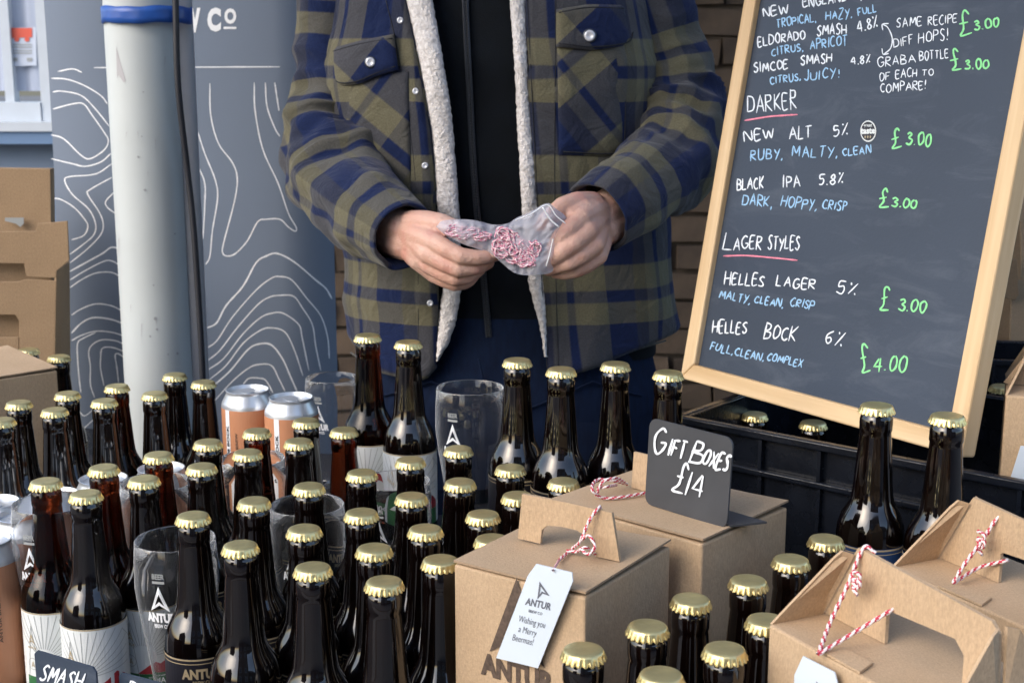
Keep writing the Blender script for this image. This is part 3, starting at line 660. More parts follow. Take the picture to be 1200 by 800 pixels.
# ------------------------------------------------------------------ cans
CPROF = [(.024, 0), (.0265, .002), (.0325, .012), (.033, .016), (.033, .150), (.0322, .1535), (.0268, .1635), (.0266, .166), (.0274, .168), (.0262, .1685), (.0255, .1665), (.0245, .1640), (.0, .1640)]
def make_can():
    root = empty('drinks_can')
    b = MB(); b.lathe(CPROF[:-1], 40, 0, caps=(True, True)); b.build('can_shell', M['can'], root, True, 45)
    b = MB(); rr = .0333
    cm = lambda s, z, h: Vector(((rr+h)*math.cos(s/rr-math.pi/2), (rr+h)*math.sin(s/rr-math.pi/2), z))
    L_ = 2*math.pi*rr
    b.grid([[cm(L_*j/48, z, 0) for j in range(49)] for z in (.014, .1475)], 0)
    b.grid([[cm(-.030+.007*j/3, z, .0003) for j in range(4)] for z in (.014, .1475)], 1)
    P90 = lambda x, y, h: cm(x, y, h)
    print_text(b, 'HELLES BOCK', -.0246, .068, -.0246, .128, .0036, P90, 2, .0007, .04)
    print_text(b, 'ANTUR BREW', -.012, .07, -.012, .12, .003, P90, 3, .0007)
    b.build('sleeve', [M['can_orange'], M['print_white'], M['label_black'], M['print_dark']], root, False)
    b = MB(); b.prism([(.009*math.cos(a)*1.0, .015*math.sin(a)+.002) for a in [k*math.pi/8 for k in range(16)]], .1652, .1662); b.build('ring_pull', M['can'], root)
    return root
CP = make_can(); CG = 'orange sleeved drinks cans'
CANS = [(-20, 634, 0, 40, 'orange can cut by the left picture edge, nearest of all cans'), (28, 605, 0, 60, 'silver topped can behind the leftmost printed tumbler'),
        (-8, 590, 0, 30, 'rear can at the left picture edge, lid only'), (63, 581, 0, 30, 'orange can behind the reddish amber bottle'),
        (121, 562, 0, 40, 'orange can behind the amber bottle in the middle of the can row'), (189, 550, 0, 50, 'orange can at the right end of the left can row'),
        (290, 458, .06, -5, 'tall orange can on the step in front of the banner, left of the pair'), (341, 467, .06, 12, 'tall orange can on the step overlapping the tumbler, right of the pair')]
for k, (x, y, dz, rz, lb) in enumerate(CANS):
    o = CP if k == 0 else copy_tree(CP); p = onz(x, y, T+.167+dz); o.location = (p.x, p.y, T+.001+dz); o.rotation_euler = (0, 0, math.atan2(-p.x, p.y)+R(rz)); tag(o, lb, 'can', CG)

# ------------------------------------------------------------------ tumblers
GO = [(.001, .0), (.024, 0), (.0262, .003), (.0255, .008), (.0250, .020), (.0268, .045), (.0315, .080), (.0368, .115), (.0396, .140), (.0392, .165), (.0379, .1845), (.0374, .1856), (.0365, .1845),
      (.0378, .165), (.0382, .140), (.0354, .115), (.0301, .080), (.0254, .045), (.0230, .026), (.018, .019), (.001, .0175)]
def gr(z): return interp([(a[1], a[0]) for a in GO[:11]], z)
def make_glass(tm):
    root = empty('tumbler'); b = MB(); b.lathe(GO, 56, caps=(True, True)); b.build('glass', M['clear'], root, True, 60)
    b = MB(); f = lambda s, z, h: Vector(((gr(z)+.0002+h)*math.cos(s/.039-math.pi/2), (gr(z)+.0002+h)*math.sin(s/.039-math.pi/2), z))
    print_text(b, 'ANTUR', -.0155, .116, .0155, .116, .0085, f, 0, .0002, .06); print_text(b, 'BREW CO', -.008, .1095, .008, .1095, .0038, f, 0, .0002, .03)
    logo(b, 0, .1365, .0195, f, 0, .0002, outline=True)
    b.grid([[f(-.006+.012*j/4, z, .0002) for j in range(5)] for z in (.1545, .157)], 1)
    print_text(b, 'BEER', -.006, .159, .006, .159, .005, f, 1, .0002)
    b.build('print', [M['print_white'], M['print_grey']], root)
    return root
GP = make_glass(0); GG = 'clear printed beer tumblers'
GLS = [(551, 455, RZ, -30, 'tallest looking clear tumbler with white print between raised bottles'), (389, 443, 0, -32, 'empty clear tumbler in front of the banner edge and jacket'),
       (295, 538, 0, 10, 'clear tumbler in front of the two tall orange cans'), (360, 592, 0, -22, 'clear tumbler with white print in the middle of the dark bottles'),
       (463, 564, 0, -28, 'half hidden tumbler in front of the green SMASH label'), (205, 632, .002, -26, 'clear tumbler left of the gold lettered black bottle'),
       (60, 590, .016, -36, 'clear tumbler between the left cans and the reddish amber bottle'), (183, 566, 0, -30, 'clear tumbler hidden behind the dark green label bottle')]
for k, (x, y, dz, rz, lb) in enumerate(GLS):
    o = GP if k == 0 else copy_tree(GP); p = onz(x, y, T+.185+dz); o.location = (p.x, p.y, T+.001+dz); o.rotation_euler = (0, 0, math.atan2(-p.x, p.y)+R(rz)); tag(o, lb, 'glass', GG)

# ------------------------------------------------------------------ cardboard gift boxes
ZB = T+.246
class Frame:        # local frame of a box: origin at its front-left bottom corner, x along the front, y into the depth
    def __init__(s, p0, p1, w, d, h, zt):
        u = Vector((p1.x-p0.x, p1.y-p0.y, 0)).normalized(); s.u = u; s.v = Vector((-u.y, u.x, 0)); s.o = Vector((p0.x, p0.y, zt-h)); s.rz = math.atan2(u.y, u.x); s.w, s.d, s.h = w, d, h
    def loc(s, p): q = p-s.o; return Vector((q.dot(s.u), q.dot(s.v), q.z))
    def hit(s, px, py, yl): return s.loc(onplane(px, py, s.o+s.v*yl, s.v))      # pixel onto the plane y=yl of the box
def carton(fr, lid_gap=.0035, parent=None, printing=True):
    w_, d_, h_ = fr.w, fr.d, fr.h; root = empty('gift_box', fr.o, fr.rz)
    b = MB(); b.box((w_/2, d_/2, (h_-lid_gap)/2), (w_, d_, h_-lid_gap)); o = bevel(b.build('carton', M['kraft'], root), .0018)
    b = MB()
    n = 8
    def lid(x, y, k):
        z = h_+.0012+k+.0022*math.sin(math.pi*x/w_)*0 + .0035*((x/w_)**3)*(.4+.6*y/d_)
        return Vector((x*(1.006)-.0004, y, z))
    for k in (0, .0018): b.grid([[lid(w_*i/n, d_*j/n, k-.003) for i in range(n+1)] for j in range(n+1)])
    e = [(i, 0) for i in range(n)]+[(n, j) for j in range(n)]+[(n-i, n) for i in range(n)]+[(0, n-j) for j in range(n)]
    b.add([lid(w_*i/n, d_*j/n, k-.003) for k in (0, .0018) for i, j in e], [(a, (a+1) % (4*n), 4*n+(a+1) % (4*n), 4*n+a) for a in range(4*n)], 1)
    b.build('lid', [M['kraft'], M['kraft_edge']], root)
    return root
def box_print(root, fr):
    b = MB(); f = lambda x, z, h: Vector((x, -h-.0006, z))
    return b, f
pA0, pA1, pA2 = onz(532, 656, ZB), onz(686, 695, ZB), onz(804, 640, ZB)
fA = Frame(pA0, pA1, (pA1-pA0).length, (pA2-pA1).length, .245, ZB)
gA = tag(carton(fA), 'closed kraft gift box with white tag on its front, nearest one beside the bottles', 'box')
def handle(fr, root, px_base, px_top, hole, ycen, th=.003, slant_poly=None):
    # plate standing on the middle of the lid; outline in the plane y=ycen, notch open at the bottom
    o = [fr.hit(x, y, ycen) for x, y in slant_poly]
    poly = [(p.x, p.z) for p in o]
    b = MB(); b.prism(poly, ycen-th/2, ycen+th/2, 0, lambda x, z, y: Vector((x, y, z))); return b.build('handle', M['kraft'], root)
hA = handle(fA, gA, None, None, None, fA.d*.5, slant_poly=[(608, 630), (613, 578), (665, 588), (718, 600), (727, 657), (699, 651), (697, 640), (690, 628), (676, 620), (658, 616), (642, 615), (636, 620), (634, 636)])
print('boxA', fA.w, fA.d, [tuple(round(c, 3) for c in fA.hit(x, y, fA.d*.5)) for x, y in ((608, 629), (727, 656), (613, 578))])
bp_, fp_ = MB(), (lambda x, z, h: Vector((x, -h-.0006, z)))
def on_front(fr, x, y): q = fr.hit(x, y, 0); return q.x, q.z
x0, z0 = on_front(fA, 564, 787); x1, z1 = on_front(fA, 650, 808)
print_text(bp_, 'ANTUR', x0, z0, x1, z0, .017, fp_, 0, .0002, .05); print_text(bp_, 'BREW CO', x0+.02, z0-.011, x1-.02, z0-.011, .007, fp_, 0, .0002, .02)
lx, lz = on_front(fA, 604, 772); logo(bp_, (x0+x1)/2, z0+.046, .052, fp_, 0)
bp_.build('print', M['print_dark'], gA)
# second gift box with the price sign
pB1 = onz(823, 633, ZB); pB2 = onz(923, 590, ZB); v = (pB2-pB1); v.z = 0; dB = v.length; vn = v.normalized(); un = Vector((vn.y, -vn.x, 0))
wB = .165; fB = Frame(pB1-un*wB, pB1, wB, dB, .245, ZB)
gB = tag(carton(fB), 'closed kraft gift box carrying the slate gift boxes price sign', 'box')
def hB():
    # its handle: a slab whose left end shows between sign and bottles
    y = fB.d*.55; a = fB.hit(741, 577, y); b_ = fB.hit(744, 529, y)
    b = MB(); x0 = a.x; z0 = fB.h+.001; z1 = max(b_.z, z0+.03)
    b.prism([(x0, z0), (x0+.002, z1), (x0+.095, z1), (x0+.10, z0), (x0+.08, z0), (x0+.075, z0+.018), (x0+.025, z0+.018), (x0+.02, z0)], y-.0015, y+.0015, 0, lambda x, z, yy: Vector((x, yy, z))); b.build('handle', M['kraft'], gB)
    print('boxB', fB.w, fB.d, tuple(a), tuple(b_))
hB()
def twine(path, r=.0011, name='twine', parent=None, mats=None, n=10, pitch=4):
    P = cat_rom(path, n); L_ = sum((P[i+1]-P[i]).length for i in range(len(P)-1)); k = max(8, int(L_/.0011)); Q = []
    acc = [0]
    for i in range(len(P)-1): acc.append(acc[-1]+(P[i+1]-P[i]).length)
    j = 0
    for s in range(k+1):
        d = L_*s/k
        while j < len(acc)-2 and acc[j+1] < d: j += 1
        Q.append(lerp(P[j], P[j+1], (d-acc[j])/max(1e-9, acc[j+1]-acc[j])))
    mb = MB(); seg = 8; ref = Vector((.3, .2, 1)); vs = []; nq = len(Q)
    for i, p in enumerate(Q):
        t = (Q[min(i+1, nq-1)]-Q[max(i-1, 0)]).normalized(); ref = (ref-t*ref.dot(t)); ref = ref.normalized() if ref.length > 1e-6 else t.orthogonal().normalized(); q = t.cross(ref)
        for a in range(seg):
            an = 2*math.pi*a/seg; rr = r*(1+.22*math.cos(2*an+i*.9)); vs.append(p+ref*math.cos(an)*rr+q*math.sin(an)*rr)
    fs = []; ms = []
    for i in range(nq-1):
        for a in range(seg):
            f = (i*seg+a, i*seg+(a+1) % seg, (i+1)*seg+(a+1) % seg, (i+1)*seg+a); mb.add([], [], 0); fs.append(f); ms.append(0 if ((a/seg*2+i/7.0) % 1) < .5 else 1)
    b = 0; mb.v = [tuple(v) for v in vs]; mb.f = [list(f) for f in fs]; mb.m = ms; mb.uv = [[(0, 0)]*4]*len(fs)
    return mb.build(name, mats or [M['twr'], M['tww']], parent, True)
def world(fr, x, y, z): return fr.o+fr.u*x+fr.v*y+Vector((0, 0, z))
def gift_tag(fr, quad, texts, strings, label, off=.006, full=True):
    root = empty('gift_tag', (0, 0, 0), 0)
    o = fr.o-fr.v*off; n = fr.v
    c = onplane(*quad[0], o, n); root.location = c
    f = lambda x, y, h: onplane(x, y, o, n)-fr.v*h-c
    b = MB(); b.prism(quad, 0, .0008, 0, f); b.build('card', M['tag'], root)
    b = MB()
    for s, a0, b0, a1, b1, h, bold in texts: print_text(b, s, a0, b0, a1, b1, -h, f, 0, .0011, bold)
    return root, b, f
tA, bt, ft = gift_tag(fA, [(629, 660), (671, 670), (672, 680), (631, 782), (582, 770), (619, 674)],
    [('ANTUR', 616, 707, 646, 714, 8, .03), ('BREW CO', 620, 716, 636, 720, 3.2, .02), ('Wishing you', 608, 727, 639, 735, 7.5, .0), ('a Merry', 608, 739, 629, 744.5, 7.5, .0), ('Beermas!', 601, 749, 625, 755, 7.5, .0)], None, '')
logo(bt, 636, 692, 15, ft, 0, .0011, ydown=True, tilt=R(-14)); bt.build('print', M['print_ink'], tA)
tag(tA, 'white card tag tied with twine hanging down the front gift box', 'tag')
def W_(x, y, fr, yl): return world(fr, *fr.hit(x, y, yl))
hy = fA.d*.5
def at_z(x, y, z): return onz(x, y, z)
tw = twine([W_(703, 597, fA, hy+.004), W_(702, 594, fA, hy-.002), W_(690, 611, fA, hy-.008), W_(680, 634, fA, hy-.012), at_z(670, 643, ZB+.004), at_z(655, 656, ZB+.003)], .0013, 'twine'); tag(tw, 'red and white twine over the handle of the front gift box', 'twine')
for kk, pth in enumerate(([W_(682, 632, fA, hy-.012), W_(690, 627, fA, hy-.016), W_(697, 640, fA, hy-.02), W_(689, 649, fA, hy-.022), W_(680, 642, fA, hy-.016)], [at_z(664, 645, ZB+.004), at_z(676, 646, ZB+.005), W_(686, 641, fA, hy-.016), at_z(699, 650, ZB+.003)])):
    o = twine(pth, .0012, 'twine_knot', None); o.parent = tw
o = twine([at_z(655, 656, ZB+.003), onplane(648, 668, fA.o-fA.v*.009, fA.v)], .0009, 'string', None); o.parent = tA; o.location = -tA.location
# loose twine on the second box
o = tag(twine([at_z(735, 567, ZB+.003), at_z(720, 563, ZB+.012), at_z(700, 562, ZB+.014), at_z(694, 573, ZB+.012), at_z(706, 583, ZB+.003), at_z(730, 582, ZB+.003), at_z(758, 577, ZB+.003)], .0014), 'striped twine loop lying on the lid of the price sign box', 'twine')
tk = o
for pth in ([at_z(699, 580, ZB+.006), at_z(706, 565, ZB+.018), at_z(722, 560, ZB+.020), at_z(733, 566, ZB+.008)], [at_z(700, 572, ZB+.01), at_z(712, 570, ZB+.014), at_z(722, 568, ZB+.006)]):
    q = twine(pth, .0013, 'twine_loop'); q.parent = tk
# price sign: an L of slate board with a foot
sg0, sg1 = onz(757, 589, ZB+.001), onz(853, 619, ZB+.001)
su = (sg1-sg0); su.z = 0; sw = su.length; su.normalize(); sv = Vector((-su.y, su.x, 0)); sign = empty('price_sign', sg0, math.atan2(su.y, su.x), label='slate sign reading GIFT BOXES at £14 standing on a gift box', cat='sign')
sh = .0
q = onplane(760, 490, sg0, sv)-sg0; sh = q.z
lean = .06
def sgm(x, z, h): return Vector((x, -h+z*lean, z))
b = MB(); rc = .008
def rrect(w_, h_, rc, k=4):
    pts = []
    for cx, cy, a0 in ((w_-rc, rc, -90), (w_-rc, h_-rc, 0), (rc, h_-rc, 90), (rc, rc, 180)):
        for i in range(k+1): a = R(a0+90*i/k); pts.append((cx+rc*math.cos(a), cy+rc*math.sin(a)))
    return pts
b.prism(rrect(sw, sh, rc), 0, .0018, 0, sgm); b.build('board', M['slate_dark'], sign)
b = MB(); b.prism([(sw*.45, .003), (sw*1.0, .003), (sw*1.16, .034), (sw*.6, .034)], .0003, .002, 0, lambda x, y, z: Vector((x, y, z))); b.build('foot', M['slate_dark'], sign)
spl = lambda x, y, h: (lambda p: Vector((p.dot(su), p.dot(sv)-h, p.z)))(onplane(x, y, sg0-sv*.0022, sv+Vector((0, 0, -lean)))-sg0)
b = MB()
for s, a0, b0, a1, b1, h in (('G', 765, 530, 778, 532, 29), ('IFT', 783, 533, 802, 537, 20), ('B', 808, 540, 821, 544, 29), ('OXES', 823, 543, 852, 552, 19), ('£', 788, 575, 800, 578, 33), ('14', 803, 579, 822, 583, 27)):
    hand_text(b, s, a0, b0, a1, b1, h, 3.0, spl, 0, .0006, .04, .02)
b.build('chalk_lettering', M['chalk_w'], sign)
# small signs at the bottom left
def small_sign(p0, p1, hpx, txt, label, Y):
    a = at(*p0, Y); b_ = at(*p1, Y-.045); u = (b_-a); u.z = 0; u.normalize(); v = Vector((-u.y, u.x, 0))
    w_ = (b_-a).length; root = empty('price_sign', Vector((a.x, a.y, T+.001)), math.atan2(u.y, u.x), label=label, cat='sign')
    zt = a.z-T; sl = (b_.z-a.z)/w_
    b = MB(); b.prism([(0, zt-.085), (w_, zt-.085+sl*w_), (w_, zt+sl*w_-.004), (w_-.004, zt+sl*w_), (.004, zt), (0, zt-.004)], 0, .0018, 0, lambda x, z, h: Vector((x, -h, z))); b.build('board', M['slate'], root)
    b = MB(); b.box((w_/2, .001, (zt-.085)/2+.02), (.012, .0016, zt-.045)); b.box((w_/2, 0, .002), (.05, .04, .003)); b.build('stand', M['crate'], root)
    f = lambda x, y, h: (lambda p: Vector((p.dot(u), p.dot(v)-h, p.z)))(onplane(x, y, a-v*.002, v)-root.location)
    b = MB()
    for s, x0, y0, x1, y1, h in txt: hand_text(b, s, x0, y0, x1, y1, h, 2.6, f, 0, .0005, .1, .03)
    b.build('chalk_lettering', M['chalk_w'], root)
small_sign((42, 761), (114, 783), 60, [('SMASH', 47, 795, 93, 808, 20)], 'small slate sign reading SMASH in front of the white label bottles', 1.13)
small_sign((141, 787), (210, 806), 60, [('D', 149, 814, 160, 816, 18)], 'tiny slate sign corner at the bottom edge right of the SMASH sign', 1.10)

# gable boxes with open handles
def gable_box(p0, udir, w_, d_, h_, zt, label, hh=.062, lean=.0, inset=.03):
    p1 = p0+udir; fr = Frame(p0, p1, w_, d_, h_, zt); root = empty('gable_gift_box', fr.o, fr.rz, label=label, cat='box', group='open handled kraft boxes at the right')
    b = MB(); b.box((w_/2, d_/2, h_/2), (w_, d_, h_)); bevel(b.build('carton', M['kraft'], root), .0018)
    yc = d_*.5; th = .003
    (xb, zb_), (xt, zt_), (xr_, zr) = GPTS
    sl = (zr-zt_)/(xr_-xt)
    poly = [(.003, h_+.0005), (xb, h_+.002), (xt-.004, zt_-.006), (xt, zt_), (xr_-.006, zr), (xr_, zr-.006), (xr_+.002, h_+.0005), (HX1, h_+.0005), (HX1, h_+.020), (HX1-.008, h_+.028), (HX0+.002, HZ), (HX0, HZ-.002), (HX0, h_+.0005)]
    b = MB(); b.prism(poly, yc-th/2, yc+th/2, 0, lambda x, z, y: Vector((x, y, z))); b.build('handle', M['kraft'], root)
    for s in (1, -1):
        for sy in (-1, 1):
            ya = .0015 if sy < 0 else d_-.0015; yq = yc+sy*.0035
            if s > 0: tri = [Vector((.0015, ya, h_)), Vector((.004, yq, h_)), Vector((xt-.001, yq, zt_-.005)), Vector((xt-.006, yq+sy*.006, zt_-.003)), Vector((xt-.010, yq+sy*.010, zt_-.009))]
            else: tri = [Vector((w_-.0015, ya, h_)), Vector((xr_+.002, yq, h_)), Vector((xr_, yq, zr-.002)), Vector((xr_+.003, yq+sy*.008, zr-.004))]
            b = MB(); nrm = Vector((-s*.0022, 0, 0)); vs = tri+[p+nrm for p in tri]; n_ = len(tri)
            b.add(vs, [list(range(n_)), list(range(n_, 2*n_))[::-1]]+[(i, n_+i, n_+(i+1) % n_, (i+1) % n_) for i in range(n_)]); b.build('end_gable', M['kraft'], root)
    # front tuck tab with the fold
    b = MB(); b.prism([(w_*.30, .0), (w_*.34, .017), (w_*.52, .017), (w_*.56, 0)], h_+.0008, h_+.0024, 0, lambda x, y, z: Vector((x, y, z))); b.build('tuck_tab', M['kraft'], root)
    return fr, root
pc0 = onz(901, 731, ZB); uc = onz(1001, 787, ZB)-pc0; uc.z = 0; uc.normalize()
vc = Vector((-uc.y, uc.x, 0)); mid = onz(960, 715, ZB)-pc0
print('boxC mid local', mid.dot(uc), mid.dot(vc))
DG = .098
_f = Frame(pc0, pc0+uc, .2, DG, .245, ZB); _h = lambda x, y: _f.hit(x, y, DG/2)
for (x, y) in ((960, 715), (1006, 639), (1018, 653), (1175, 731), (1168, 748), (1043, 715), (1037, 750), (1134, 794), (1128, 756)): print('C', (x, y), [round(k, 3) for k in _h(x, y)])
GPTS = ((_h(962, 714).x, 0), (_h(1008, 641).x, _h(1008, 641).z), (_h(1173, 731).x, _h(1173, 731).z)); HX0 = _h(1040, 730).x; HX1 = _h(1131, 775).x; HZ = _h(1044, 715).z
fC, gC = gable_box(pc0, uc, .165, DG, .245, ZB, 'kraft box with open handle and gabled ends, nearest at the bottom right corner')
pd0 = onz(1044, 664, ZB)
fD, gD = gable_box(pd0, uc, .165, DG, .245, ZB, 'kraft box with open handle behind the nearest one at the right edge')
pe0 = at(1179, 463, 1.27)
fE, gE = gable_box(pe0, Vector((1, -.35, 0)), .165, DG, .245, pe0.z, 'kraft box with blue white tag cut by the right picture edge, above the others')
riser(pe0.x-.002, pe0.x+.25, 1.21, 1.42, pe0.z-.246-T, 'black display block under the kraft box at the right edge')
def tagq(fr, quad, label, txt=()):
    r_, b, f = gift_tag(fr, quad, txt, None, ''); tag(r_, label, 'tag'); return r_, b, f
q, b, f = tagq(fC, [(942, 768), (979, 787), (990, 830), (930, 830), (932, 790)], 'white card tag hanging on the front of the nearest open handled box')
logo(b, 962, 806, 12, f, 0, .0011, ydown=True, tilt=R(-25)); print_text(b, 'ANTUR', 945, 815, 975, 827, -7, f, 0, .0011); b.build('print', M['print_ink'], q)
q, b, f = tagq(fE, [(1196, 522), (1230, 524), (1230, 585), (1182, 566)], 'pale tag on the kraft box at the right picture edge')
yc = fC.d/2
def gable_twine(fr, top, bot, hole, label, knot):
    yc = fr.d/2
    o = tag(twine([W_(top[0]+14, top[1]+6, fr, yc+.004), W_(*top, fr, yc-.001), W_(lerp(top[0], bot[0], .35), lerp(top[1], bot[1], .35), fr, yc-.012), W_(lerp(top[0], bot[0], .7)-2, lerp(top[1], bot[1], .7), fr, yc-.03), at_z(bot[0], bot[1], ZB+.003)], .0014), label, 'twine')
    q = twine([at_z(bot[0], bot[1], ZB+.003), at_z(bot[0]+30, bot[1]-18, ZB+.01), W_(hole[0], hole[1], fr, yc-.003), W_(hole[0]+3, hole[1]-1, fr, yc+.006)], .0014, 'twine_strand'); q.parent = o
    for k in range(2):
        kx, ky = knot; q = twine([W_(kx-4, ky-8+8*k, fr, yc-.012), W_(kx+4, ky-3+8*k, fr, yc-.016), W_(kx+1, ky+4+8*k, fr, yc-.014), W_(kx-5, ky+2+8*k, fr, yc-.012), W_(kx+1, ky+12+8*k, fr, yc-.013)], .0013, 'twine_knot'); q.parent = o
    return o
gable_twine(fC, (1012, 642), (959, 766), (1044, 715), 'red and white twine tied round the handle of the nearest open handled box', (1004, 677))
gable_twine(fD, (1170, 606), (1117, 683), (1177, 657), 'red and white twine tied round the handle of the rear open handled box', (1150, 630))

# ------------------------------------------------------------------ chalkboard
zb = CAMZ-.372
BL = onz(801, 443, zb); BR = onz(1130, 536, zb); bu = (BR-BL); BW = bu.length; bu.normalize()
# lean back so that the left edge runs through pixel (888,0)
nh = Vector((bu.y, -bu.x, 0))
best = None
for k in range(0, 400):
    a = R(k*.1); up = (Vector((0, 0, math.cos(a)))-nh*math.sin(a)); n = bu.cross(up); p = onplane(876, 0, BL, n)-BL; e = abs(p.dot(bu))
    if best is None or e < best[0]: best = (e, a, up, n)
e, ba, bup, bn = best
if bn.dot(BL-CO) > 0: bn = -bn
print('board', BW, 'lean', math.degrees(ba), 'yaw', math.degrees(math.atan2(bu.y, bu.x)), 'right edge at y=150:', (lambda p: p.dot(bu))(onplane(1200, 150, BL, bn)-BL))
BHt = .66; rl = .020; dp = .017
mat4 = Matrix((bu, -bn, bup)).transposed().to_4x4(); mat4.translation = BL
board = empty('chalkboard_sign', (0, 0, 0), label='large framed chalkboard beer menu leaning at the right on the crates', cat='sign'); board.matrix_world = mat4
def board_part(name, poly, y0, y1, m, bev=.002):
    b = MB(); b.prism(poly, y0, y1, 0, lambda x, z, y: Vector((x, y, z))); o = b.build(name, m, board)
    return bevel(o, bev) if bev else o
board_part('frame_rail', [(0, 0), (BW, 0), (BW-rl, rl), (rl, rl)], -.006, dp, M['wood_x'])
board_part('frame_rail', [(rl, BHt-rl), (BW-rl, BHt-rl), (BW, BHt), (0, BHt)], -.006, dp, M['wood_x'])
board_part('frame_stile', [(0, .0005), (rl, rl+.0005), (rl, BHt-rl-.0005), (0, BHt-.0005)], -.006, dp, M['wood_z'])
board_part('frame_stile', [(BW-rl, rl+.0005), (BW, .0005), (BW, BHt-.0005), (BW-rl, BHt-rl-.0005)], -.006, dp, M['wood_z'])
board_part('slate_panel', [(rl-.004, rl-.004), (BW-rl+.004, rl-.004), (BW-rl+.004, BHt-rl+.004), (rl-.004, BHt-rl+.004)], .002, .008, M['slate'], 0)
inv = mat4.inverted()
po = mat4 @ Vector((0, .002, 0))
def bm(x, y, h): p = inv @ onplane(x, y, po, bn); return Vector((p.x, .002-h, p.z))
Wt = [('NEW', 895, 21, 924, 15, 11), ('ENGLAND', 942, 9, 993, 2, 11), ('I', 1009, 1, 1011, 1, 8), ('ELDORADO', 889, 55, 944, 46, 11), ('SMASH', 958, 42, 992, 40, 12), ('4.8%', 1006, 38, 1030, 32, 13),
 ('SIMCOE', 884, 86, 924, 80, 11), ('SMASH', 939, 76, 975, 73, 11), ('4.8%', 998, 76, 1021, 73, 10), ('DARKER', 877, 133, 934, 126, 20), ('NEW', 873, 167, 907, 162, 12), ('ALT', 926, 163, 951, 161, 14), ('5%', 977, 160, 995, 158, 13),
 ('BLACK', 864, 223, 895, 221, 13), ('IPA', 918, 221, 938, 219, 14), ('5.8%', 960, 216, 989, 216, 12), ('L', 847, 293, 858, 294, 21), ('AGER', 860, 293, 893, 292, 16), ('STYLES', 900, 292, 937, 292, 15),
 ('HELLES', 849, 333, 895, 335, 14), ('LAGER', 910, 335, 955, 339, 12), ('5%', 980, 342, 1004, 346, 14), ('HELLES', 835, 390, 875, 391, 14), ('BOCK', 895, 396, 932, 401, 17), ('6%', 966, 401, 988, 406, 16)]
Ws = [('SAME', 1051, 33, 1081, 30, 10), ('RECIPE', 1088, 30, 1122, 27, 10), ('DIFF', 1048, 56, 1071, 52, 10), ('HOPS!', 1077, 51, 1112, 47, 12), ('GRAB', 1029, 79, 1062, 76, 11), ('A', 1065, 74, 1073, 73, 9), ('BOTTLE', 1078, 72, 1112, 68, 10),
 ('OF', 1031, 95, 1043, 94, 9), ('EACH', 1050, 92, 1075, 90, 10), ('TO', 1081, 89, 1094, 88, 8), ('COMPARE!', 1032, 109, 1086, 104, 10)]
Bt = [('TROPICAL,', 911, 33, 957, 25, 10), ('HAZY,', 968, 24, 999, 21, 10), ('FULL', 1006, 19, 1028, 14, 9), ('CITRUS,', 905, 66, 942, 59, 9), ('APRICOT', 950, 58, 993, 53, 11), ('CITRUS,', 903, 99, 939, 94, 9), ('JUICY!', 943, 95, 985, 91, 11),
 ('RUBY,', 880, 188, 918, 186, 13), ('MALTY,', 928, 184, 982, 184, 12), ('CLEAN', 988, 183, 1021, 180, 9), ('DARK,', 870, 241, 905, 243, 13), ('HOPPY,', 915, 242, 957, 247, 12), ('CRISP', 964, 245, 992, 247, 11),
 ('MALTY,', 843, 349, 879, 356, 9), ('CLEAN,', 884, 355, 918, 360, 9), ('CRISP', 926, 358, 953, 363, 10), ('FULL,', 832, 409, 859, 416, 9), ('CLEAN,', 861, 416, 895, 423, 9), ('COMPLEX', 899, 422, 940, 430, 9)]
Gt = [('£', 1126, 41, 1139, 38, 26), ('3.00', 1142, 35, 1171, 32, 11), ('£', 1116, 85, 1128, 82, 25), ('3.00', 1131, 82, 1159, 80, 11), ('£', 1046, 174, 1057, 172, 24), ('3.00', 1062, 170, 1091, 171, 14), ('£', 1031, 244, 1042, 243, 21), ('3.00', 1045, 242, 1074, 244, 12),
 ('£', 1031, 365, 1042, 365, 29), ('3.00', 1053, 363, 1084, 367, 14), ('£', 1010, 435, 1020, 433, 29), ('4.00', 1024, 434, 1061, 437, 18)]
chw = 2.0
for name, lst, m, wd in (('white_lettering', Wt, 'chalk_w', 1.8), ('white_note', Ws, 'chalk_w', 1.4), ('blue_lettering', Bt, 'chalk_b', 1.7), ('green_prices', Gt, 'chalk_g', 2.4)):
    b = MB()
    for s, x0, y0, x1, y1, h in lst:
        b = MB(); hand_text(b, s, x0, y0, x1, y1, h, wd, bm, 0, .0005, .1, .05); b.build(name, M[m], board)
    b = MB()
    if name == 'white_note':
        for pl in ([(1036, 64), (1044, 57), (1046, 45), (1041, 33), (1035, 29)], [(1035, 36), (1034.5, 29), (1042, 28)], [(1034, 57), (1035.5, 64), (1042, 63)]): strip(b, cat_rom(pl, 4), 1.5, bm, .0006, 0)
    if b.f: b.build('arrow', M[m], board)
b = MB()
for pl in ([(873, 141.5), (888, 139), (905, 136.5), (935, 134.5)], [(848, 300), (875, 299.5), (905, 302), (935, 305)]): strip(b, cat_rom(pl, 5), 2.0, bm, .0006, 0)
b.build('pink_underline', M['chalk_r'], board)
b = MB(); cx, cy = 1018, 154
ring = lambda r, k=24: [(cx+r*.85*math.cos(a*2*math.pi/k), cy+r*1.15*math.sin(a*2*math.pi/k)) for a in range(k)]
b.add([bm(x, y, .0007) for x, y in ring(11)], [list(range(24))], 0); b.add([bm(x, y, .001) for x, y in ring(9.6)], [list(range(24))], 1)
print_text(b, 'taste', cx-8.4, cy+3, cx+8.6, cy+2.5, -7, bm, 0, .0013, .05); print_text(b, 'great', cx-5, cy-5, cx+5, cy-5.5, -3.6, bm, 0, .0013, .02); print_text(b, '* * *', cx-4, cy+10.5, cx+4, cy+10.3, -5, bm, 2, .0013, .02)
